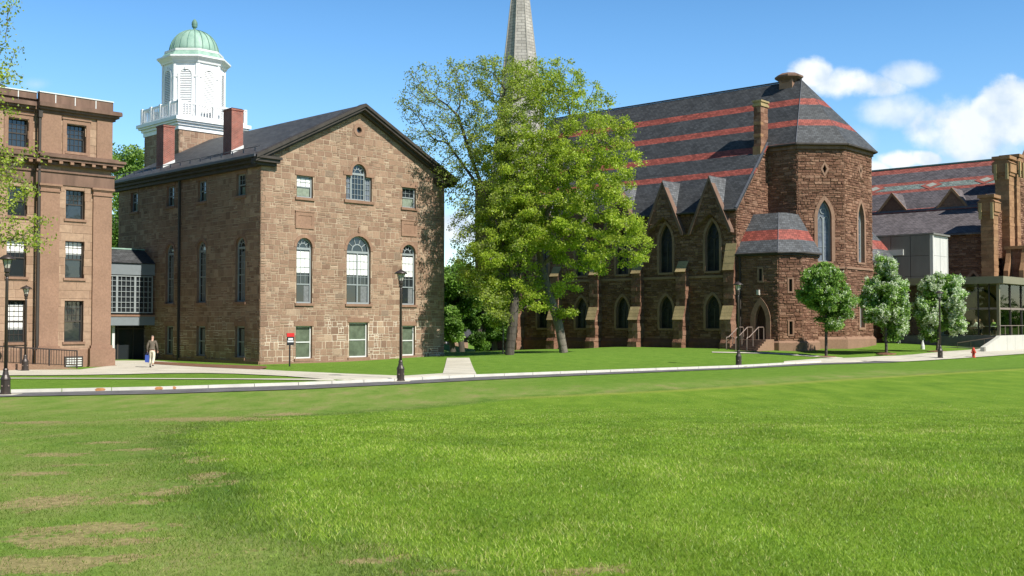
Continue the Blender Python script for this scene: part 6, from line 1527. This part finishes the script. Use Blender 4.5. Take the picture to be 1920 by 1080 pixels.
def bollard():
    q = gnd(1730, 655); rt = thing('bollard_light', (q.x, q.y, q.z), 'pale grey post with a flared base standing on the grass left of the blossoming tree', 'bollard'); s = q.y/FPX
    m = MB(); m.lathe(tuple(q), [(.17, 0), (.16, .25), (.10, .5), (.07, .62)], 12); m.build('base', ['white_frame'], rt); m = MB(); m.lathe(tuple(q), [(.065, .6), (.06, 1.5)], 10); m.build('post', ['white_frame'], rt); m = MB(); m.lathe(tuple(q), [(.1, 1.5), (.1, 1.65), (.02, 1.7)], 10); m.build('cap', ['grey_frame'], rt)
bollard()
def sign():
    q = gnd(543.5, 687.2); f = F((q.x, q.y), uB+Vector((.25, 0))); m_ = q.y/FPX; z = lambda py: CH+(605-py)*m_
    rt = thing('building_sign', tuple(q), 'small black and red sign on a thin post in front of the gabled hall', 'sign'); m = MB(); m.box(f, -.035, .035, -.06, 0, q.z-.1, z(632)); m.build('post', ['black_paint'], rt)
    w = 6.2*m_; a = f.pix(537.8, 640)[0]; b = f.pix(550.4, 640)[0]; c = (a+b)/2; w = (b-a)/2
    m = MB(); m.box(f, c-w, c+w, 0, .05, z(647), z(631.5)); p = m.build('panel', ['black_paint'], rt); m = MB(); m.box(f, c-w-.02, c+w+.02, -.01, .06, z(631.5)+.002, z(624.5)); m.build('red_header', ['red_paint'], rt)
    m = MB(); random.seed(3)
    for (y0, y1, ww) in ((633.8, 637.2, .68), (638.6, 641.6, .86)):
        x = c-w*ww; e = c+w*ww
        while x < e-.02: k = random.uniform(.03, .05); m.box(f, x, min(x+k, e), .05, .054, z(y1), z(y0)); x += k+.012
    m.build('lettering', ['white_paint'], p)
sign()
def hydrant():
    q = gnd(1825.5, 670.5); h = CH+(605-650.5)/FPX*q.y-q.z; s = h/.82; rt = thing('fire_hydrant', tuple(q), 'red fire hydrant standing on the pavement before the white ramp wall', 'fire hydrant')
    m = MB(); m.lathe(tuple(q), [(.17*s, 0), (.17*s, .05*s), (.11*s, .06*s), (.11*s, .5*s), (.15*s, .52*s), (.15*s, .56*s), (.12*s, .58*s), (.11*s, .68*s), (.06*s, .76*s), (.03*s, .77*s), (.03*s, .82*s)], 14); m.build('body', ['hydrant_red'], rt, False)
    for an, r_ in ((0.3, .055), (math.pi+.3, .055), (-math.pi/2+.3, .075)):
        d = Vector((math.cos(an), math.sin(an), 0)); c = q+Vector((0, 0, .42*s)); m = MB(); m.tube([c+d*.08*s, c+d*.17*s, c+d*.18*s, c+d*.21*s], [r_*s*.8, r_*s*.8, r_*s*1.2, r_*s*1.1], 10); m.build('nozzle', ['hydrant_red'], rt)
plain('hydrant_red', (.50,.055,.03), .5, var=.2, nscale=8)
hydrant()
# ================================================================ PEOPLE
def skin_body(name, joints, edges, mat, root, sub=1):
    me = bpy.data.meshes.new('t'); me.from_pydata([j[0] for j in joints], edges, []); o = bpy.data.objects.new('t', me); COL.objects.link(o)
    md = o.modifiers.new('s', 'SKIN'); sv = me.skin_vertices[0].data
    for i, j in enumerate(joints): r_ = j[1]; sv[i].radius = r_ if isinstance(r_, tuple) else (r_, r_); sv[i].use_root = (i == 0)
    md.use_smooth_shade = True
    if sub: o.modifiers.new('u', 'SUBSURF').levels = sub
    dg = bpy.context.evaluated_depsgraph_get(); e = o.evaluated_get(dg); m2 = bpy.data.meshes.new_from_object(e); m2.name = name; bpy.data.objects.remove(o)
    m2.materials.clear(); m2.materials.append(MATS[mat]); r2 = bpy.data.objects.new(name, m2); COL.objects.link(r2); r2.parent = root; return r2
def person(q, yaw, label, pose='walk', top='sweater', legs='khaki', hair='grey_hair'):
    """local frame: +y is the way the person faces"""
    rt = thing('person', tuple(q), label, 'person'); rt.rotation_euler = (0, 0, yaw)
    sit = pose == 'sit'; hz = .52 if sit else .93; lean = .28 if sit else .03
    if sit: kn = [(-.10, .42, .50), (.10, .44, .50)]; an = [(-.10, .40, .07), (.10, .45, .07)]
    else: kn = [(-.10, .10, .50), (.10, -.06, .49)]; an = [(-.10, -.02, .09), (.10, -.30, .16)]
    hip = [(-.095, 0, hz-.04), (.095, 0, hz-.04)]; pel = (0, 0, hz+.04); wa = (0, lean*.25, hz+.18); chst = (0, lean*.6, hz+.38); nk = (0, lean, hz+.54); hd = (0, lean+.03, hz+.64)
    sh = [(-.18, lean*.85, hz+.48), (.18, lean*.85, hz+.48)]
    if sit: el = [(-.25, lean+.12, hz+.22), (.25, lean+.15, hz+.22)]; wr = [(-.17, lean+.36, hz+.20), (.17, lean+.38, hz+.20)]
    else: el = [(-.25, -.05, hz+.20), (.25, .02, hz+.20)]; wr = [(-.26, .04, hz-.05), (.26, .14, hz-.02)]
    J = [(pel, (.13, .10)), (wa, (.125, .09)), (chst, (.15, .105)), (nk, (.055, .055)), (hd, (.068, .075)), ((hd[0], hd[1]+.01, hd[2]+.10), (.078, .092)), ((hd[0], hd[1], hd[2]+.18), (.06, .07))]
    E = [(0, 1), (1, 2), (2, 3), (3, 4), (4, 5), (5, 6)]
    for s in (0, 1):
        i = len(J); J += [(sh[s], .06), (el[s], .042), (wr[s], .027), ((wr[s][0], wr[s][1]+.03, wr[s][2]-.07 if not sit else wr[s][2]-.01), (.035, .018))]; E += [(2, i), (i, i+1), (i+1, i+2), (i+2, i+3)]
        tip = Vector(J[i+3][0])
        for k in range(4):     # fingers of unequal length, slightly bent
            n0 = len(J); dx = (-.024+.016*k); d = (0, .01, -1) if not sit else (0, 1, -.25); ln = (.055, .065, .06, .045)[k]
            a = tip+Vector((dx, 0, 0)); b = a+Vector(d)*ln*.6; c = b+Vector((0, .02, -1 if not sit else -.6)).normalized()*ln*.5; J += [(tuple(a), .0085), (tuple(b), .008), (tuple(c), .007)]; E += [(i+3, n0), (n0, n0+1), (n0+1, n0+2)]
        n0 = len(J); sg = 1 if s == 0 else -1; a = Vector(J[i+2][0])+Vector((sg*.03, .03, -.03)); J += [(tuple(a), .010), (tuple(a+Vector((sg*.012, .02, -.035))), .009)]; E += [(i+2, n0), (n0, n0+1)]
        i = len(J); J += [(hip[s], .088), (kn[s], .058), (an[s], .038), ((an[s][0], an[s][1]+.05, an[s][2]-.05), .036), ((an[s][0], an[s][1]+.17, an[s][2]-.06), .03)]; E += [(0, i), (i, i+1), (i+1, i+2), (i+2, i+3), (i+3, i+4)]
    skin_body('body', J, E, 'skin', rt)
    J = [(wa, (.15, .115)), (chst, (.175, .13)), ((0, lean*.9, hz+.50), (.10, .09)), ((0, lean*.1, hz+.06), (.155, .125))]; E = [(0, 1), (1, 2), (0, 3)]
    for s in (0, 1): i = len(J); J += [(sh[s], .078), (el[s], .062), (wr[s], .045)]; E += [(1, i), (i, i+1), (i+1, i+2)]
    skin_body('sweater' if top == 'sweater' else 'shirt', J, E, top, rt)
    J = [(pel, (.15, .12)), ((0, 0, hz-.02), (.14, .12))]; E = [(0, 1)]
    for s in (0, 1): i = len(J); J += [(hip[s], .108), (kn[s], .080), ((an[s][0], an[s][1], an[s][2]+.04), .068)]; E += [(1, i), (i, i+1), (i+1, i+2)]
    skin_body('trousers', J, E, legs, rt)
    for s in (0, 1): a = an[s]; skin_body('shoe', [((a[0], a[1]-.03, a[2]-.04), (.048, .045)), ((a[0], a[1]+.08, a[2]-.055), (.045, .035)), ((a[0], a[1]+.19, a[2]-.065), (.04, .025))], [(0, 1), (1, 2)], 'shoe', rt)
    skin_body('hair', [((hd[0], hd[1]-.025, hd[2]+.11), (.090, .088)), ((hd[0], hd[1]-.012, hd[2]+.175), (.080, .088))], [(0, 1)], hair, rt)
    m = MB(); c = Vector((hd[0], hd[1]+.1, hd[2]+.09)); m.add([(c.x-.012, c.y, c.z-.03), (c.x+.012, c.y, c.z-.03), (c.x, c.y+.025, c.z-.028), (c.x, c.y, c.z+.02)], [(0, 1, 2), (1, 3, 2), (3, 0, 2)])
    for sx in (-.03, .03): m.lathe((c.x+sx, c.y-.006, c.z+.02), [(.003, -.006), (.01, 0), (.003, .006)], 6, 0)
    m.box(F((c.x-.022, c.y+.0), (1, 0)), 0, .044, -.004, .004, c.z-.062, c.z-.056)
    fo = m.build('face', ['skin'], None); fo.parent = rt
    return rt, wr
q = gnd(285, 690); pz = Vector((q.x, q.y, q.z+.04))
pr, wr = person(pz, .1, 'person in a brown sweater and pale khaki trousers walking away towards the passage doors')
bg = thing('shopping_bag', (pz.x-.27, pz.y+.02, pz.z+.45), 'small blue bag hanging from the left hand of the walking person', 'bag')
m = MB(); f = F((pz.x-.36, pz.y-.1), (1, .1)); m.prism(f, [(0, pz.z+.28), (.2, pz.z+.26), (.21, pz.z+.66), (.01, pz.z+.68)], -.1, 0); m.build('bag_body', ['blue_cloth'], bg); m = MB(); m.tube([(pz.x-.34, pz.y-.02, pz.z+.66), (pz.x-.27, pz.y, pz.z+.84), (pz.x-.18, pz.y-.02, pz.z+.65)], .008, 5); m.build('handle', ['blue_cloth'], bg)
PF, PE, PZ, PW_ = PAV
def seat(px, depth, yaw, label, top, fr=PF, hair='dark_cloth'):
    s = fr.pix(px, 615)[0]; P = fr.P(s, -depth, PZ)
    st = thing('chair', P, 'dark cafe chair under the '+label.split('person ')[1].split(' sitting')[0].replace('in a ', '')+' sitter', 'chair', 'chairs inside the pavilion')
    m = MB(); c = F((P[0], P[1]), (math.cos(yaw), math.sin(yaw))); m.box(c, -.22, .22, -.20, .24, PZ+.40, PZ+.44); m.build('seat', ['dark_trim'], st); m = MB(); m.box(c, -.22, .22, .2, .24, PZ+.44, PZ+.85); m.build('backrest', ['dark_trim'], st)
    for a, b in ((-.2, -.18), (.2, -.18), (-.2, .2), (.2, .2)): m = MB(); m.box(c, a-.015, a+.015, b-.015, b+.015, PZ, PZ+.4); m.build('leg', ['steel_rail'], st)
    person(P, yaw, label, 'sit', top, 'dark_cloth', hair)
seat(1829, .9, .9, 'person in a white shirt sitting bent forward behind the pavilion glass', 'white_cloth')
seat(1816, 1.6, -2.0, 'person in a tan sweater sitting in the shade behind the pavilion glass', 'sweater')
seat(1899, 1.3, .6, 'person in a green top sitting behind the right pane of the pavilion', 'green_cloth', PE)
seat(1911, .9, -1.2, 'person in a white top sitting at the far right of the pavilion', 'white_cloth', PE)
def table(px, depth, label, fr=PF):
    s = fr.pix(px, 620)[0]; P = fr.P(s, -depth, PZ); rt = thing('cafe_table', P, label, 'table', 'tables inside the pavilion'); m = MB(); m.lathe(P, [(.42, .72), (.42, .75)], 20); m.build('tabletop', ['white_paint'], rt); m = MB(); m.lathe(P, [(.25, 0), (.24, .02), (.03, .04), (.03, .72)], 12); m.build('pedestal', ['steel_rail'], rt)
table(1822, 1.1, 'round white table between the two sitters at the left pane'); table(1849, 1.0, 'empty round white table nearest the corner post of the pavilion'); table(1905, 1.6, 'round white table behind the right pane of the pavilion', PE)
# ================================================================ GRASS BLADES
def vnoise(x, y, sc_, seed):
    r = np.random.default_rng(seed).uniform(-1, 1, (256, 256)); u = x/sc_; v = y/sc_; i = np.floor(u).astype(int); j = np.floor(v).astype(int); f = u-i; g = v-j; f = f*f*(3-2*f); g = g*g*(3-2*g)
    a = lambda p, q: r[p % 256, q % 256]
    return (a(i, j)*(1-f)+a(i+1, j)*f)*(1-g)+(a(i, j+1)*(1-f)+a(i+1, j+1)*f)*g
def grass():
    n = 460000; u = RNG.uniform(0, 1, n); y0, y1 = 6.3, 40.0; Y = y0*(y1/y0)**(u**.9); X = RNG.uniform(-1, 1, n)*(Y*.50+.4)
    fr_, di, ye = fields(X, Y); nz = .45*vnoise(X, Y, 2.6, 1)+.35*vnoise(X, Y, .9, 2)+.3*vnoise(X, Y, .3, 3)
    keep = RNG.uniform(0, 1, n) > np.clip((di+nz*.5-.35)*1.3, 0, .88); X, Y, fr_, nz = X[keep], Y[keep], fr_[keep], nz[keep]; n = len(X)
    fr2 = smooth(-.3, .3, fr_+.5*nz+RNG.normal(0, .18, n)); edge = smooth(-1.3, -.3, fr_+.5*nz)*(1-smooth(-.2, .3, fr_+.5*nz))
    H = (.017+.013*fr2+.016*edge)*RNG.uniform(.55, 1.35, n)*(1+.5*nz)*(1-.75*smooth(18, 40, Y)); Wd = (.003+.0006*Y)*RNG.uniform(.7, 1.3, n)*(.8+.2*fr2)
    Z = G(X, Y); an = RNG.uniform(0, 2*math.pi, n); ln = RNG.uniform(.3, 1.5, n)*H; la = RNG.uniform(0, 2*math.pi, n)
    dx, dy = np.cos(an)*Wd/2, np.sin(an)*Wd/2; tx, ty = np.cos(la)*ln, np.sin(la)*ln
    V = np.stack([np.stack([X-dx, Y-dy, Z-.005], 1), np.stack([X+dx, Y+dy, Z-.005], 1), np.stack([X+tx, Y+ty, Z+H], 1)], 1).reshape(-1, 3)
    rnd = np.clip(.10+.42*fr2-.08*edge+RNG.normal(0, .16, n)+(RNG.uniform(0, 1, n) < .03+.03*(1-fr2))*.5+nz*.30, 0, 1)
    o = cloud_mesh('grass', V, np.arange(3*n).reshape(n, 3), rnd, ['grass_blade', 'worn_blade'], None, ((fr_+.9*nz+RNG.normal(0, .22, n)) < -.6).astype(int)); tag(o, 'short green grass blades of the near lawn', 'grass', kind='stuff')
grass()
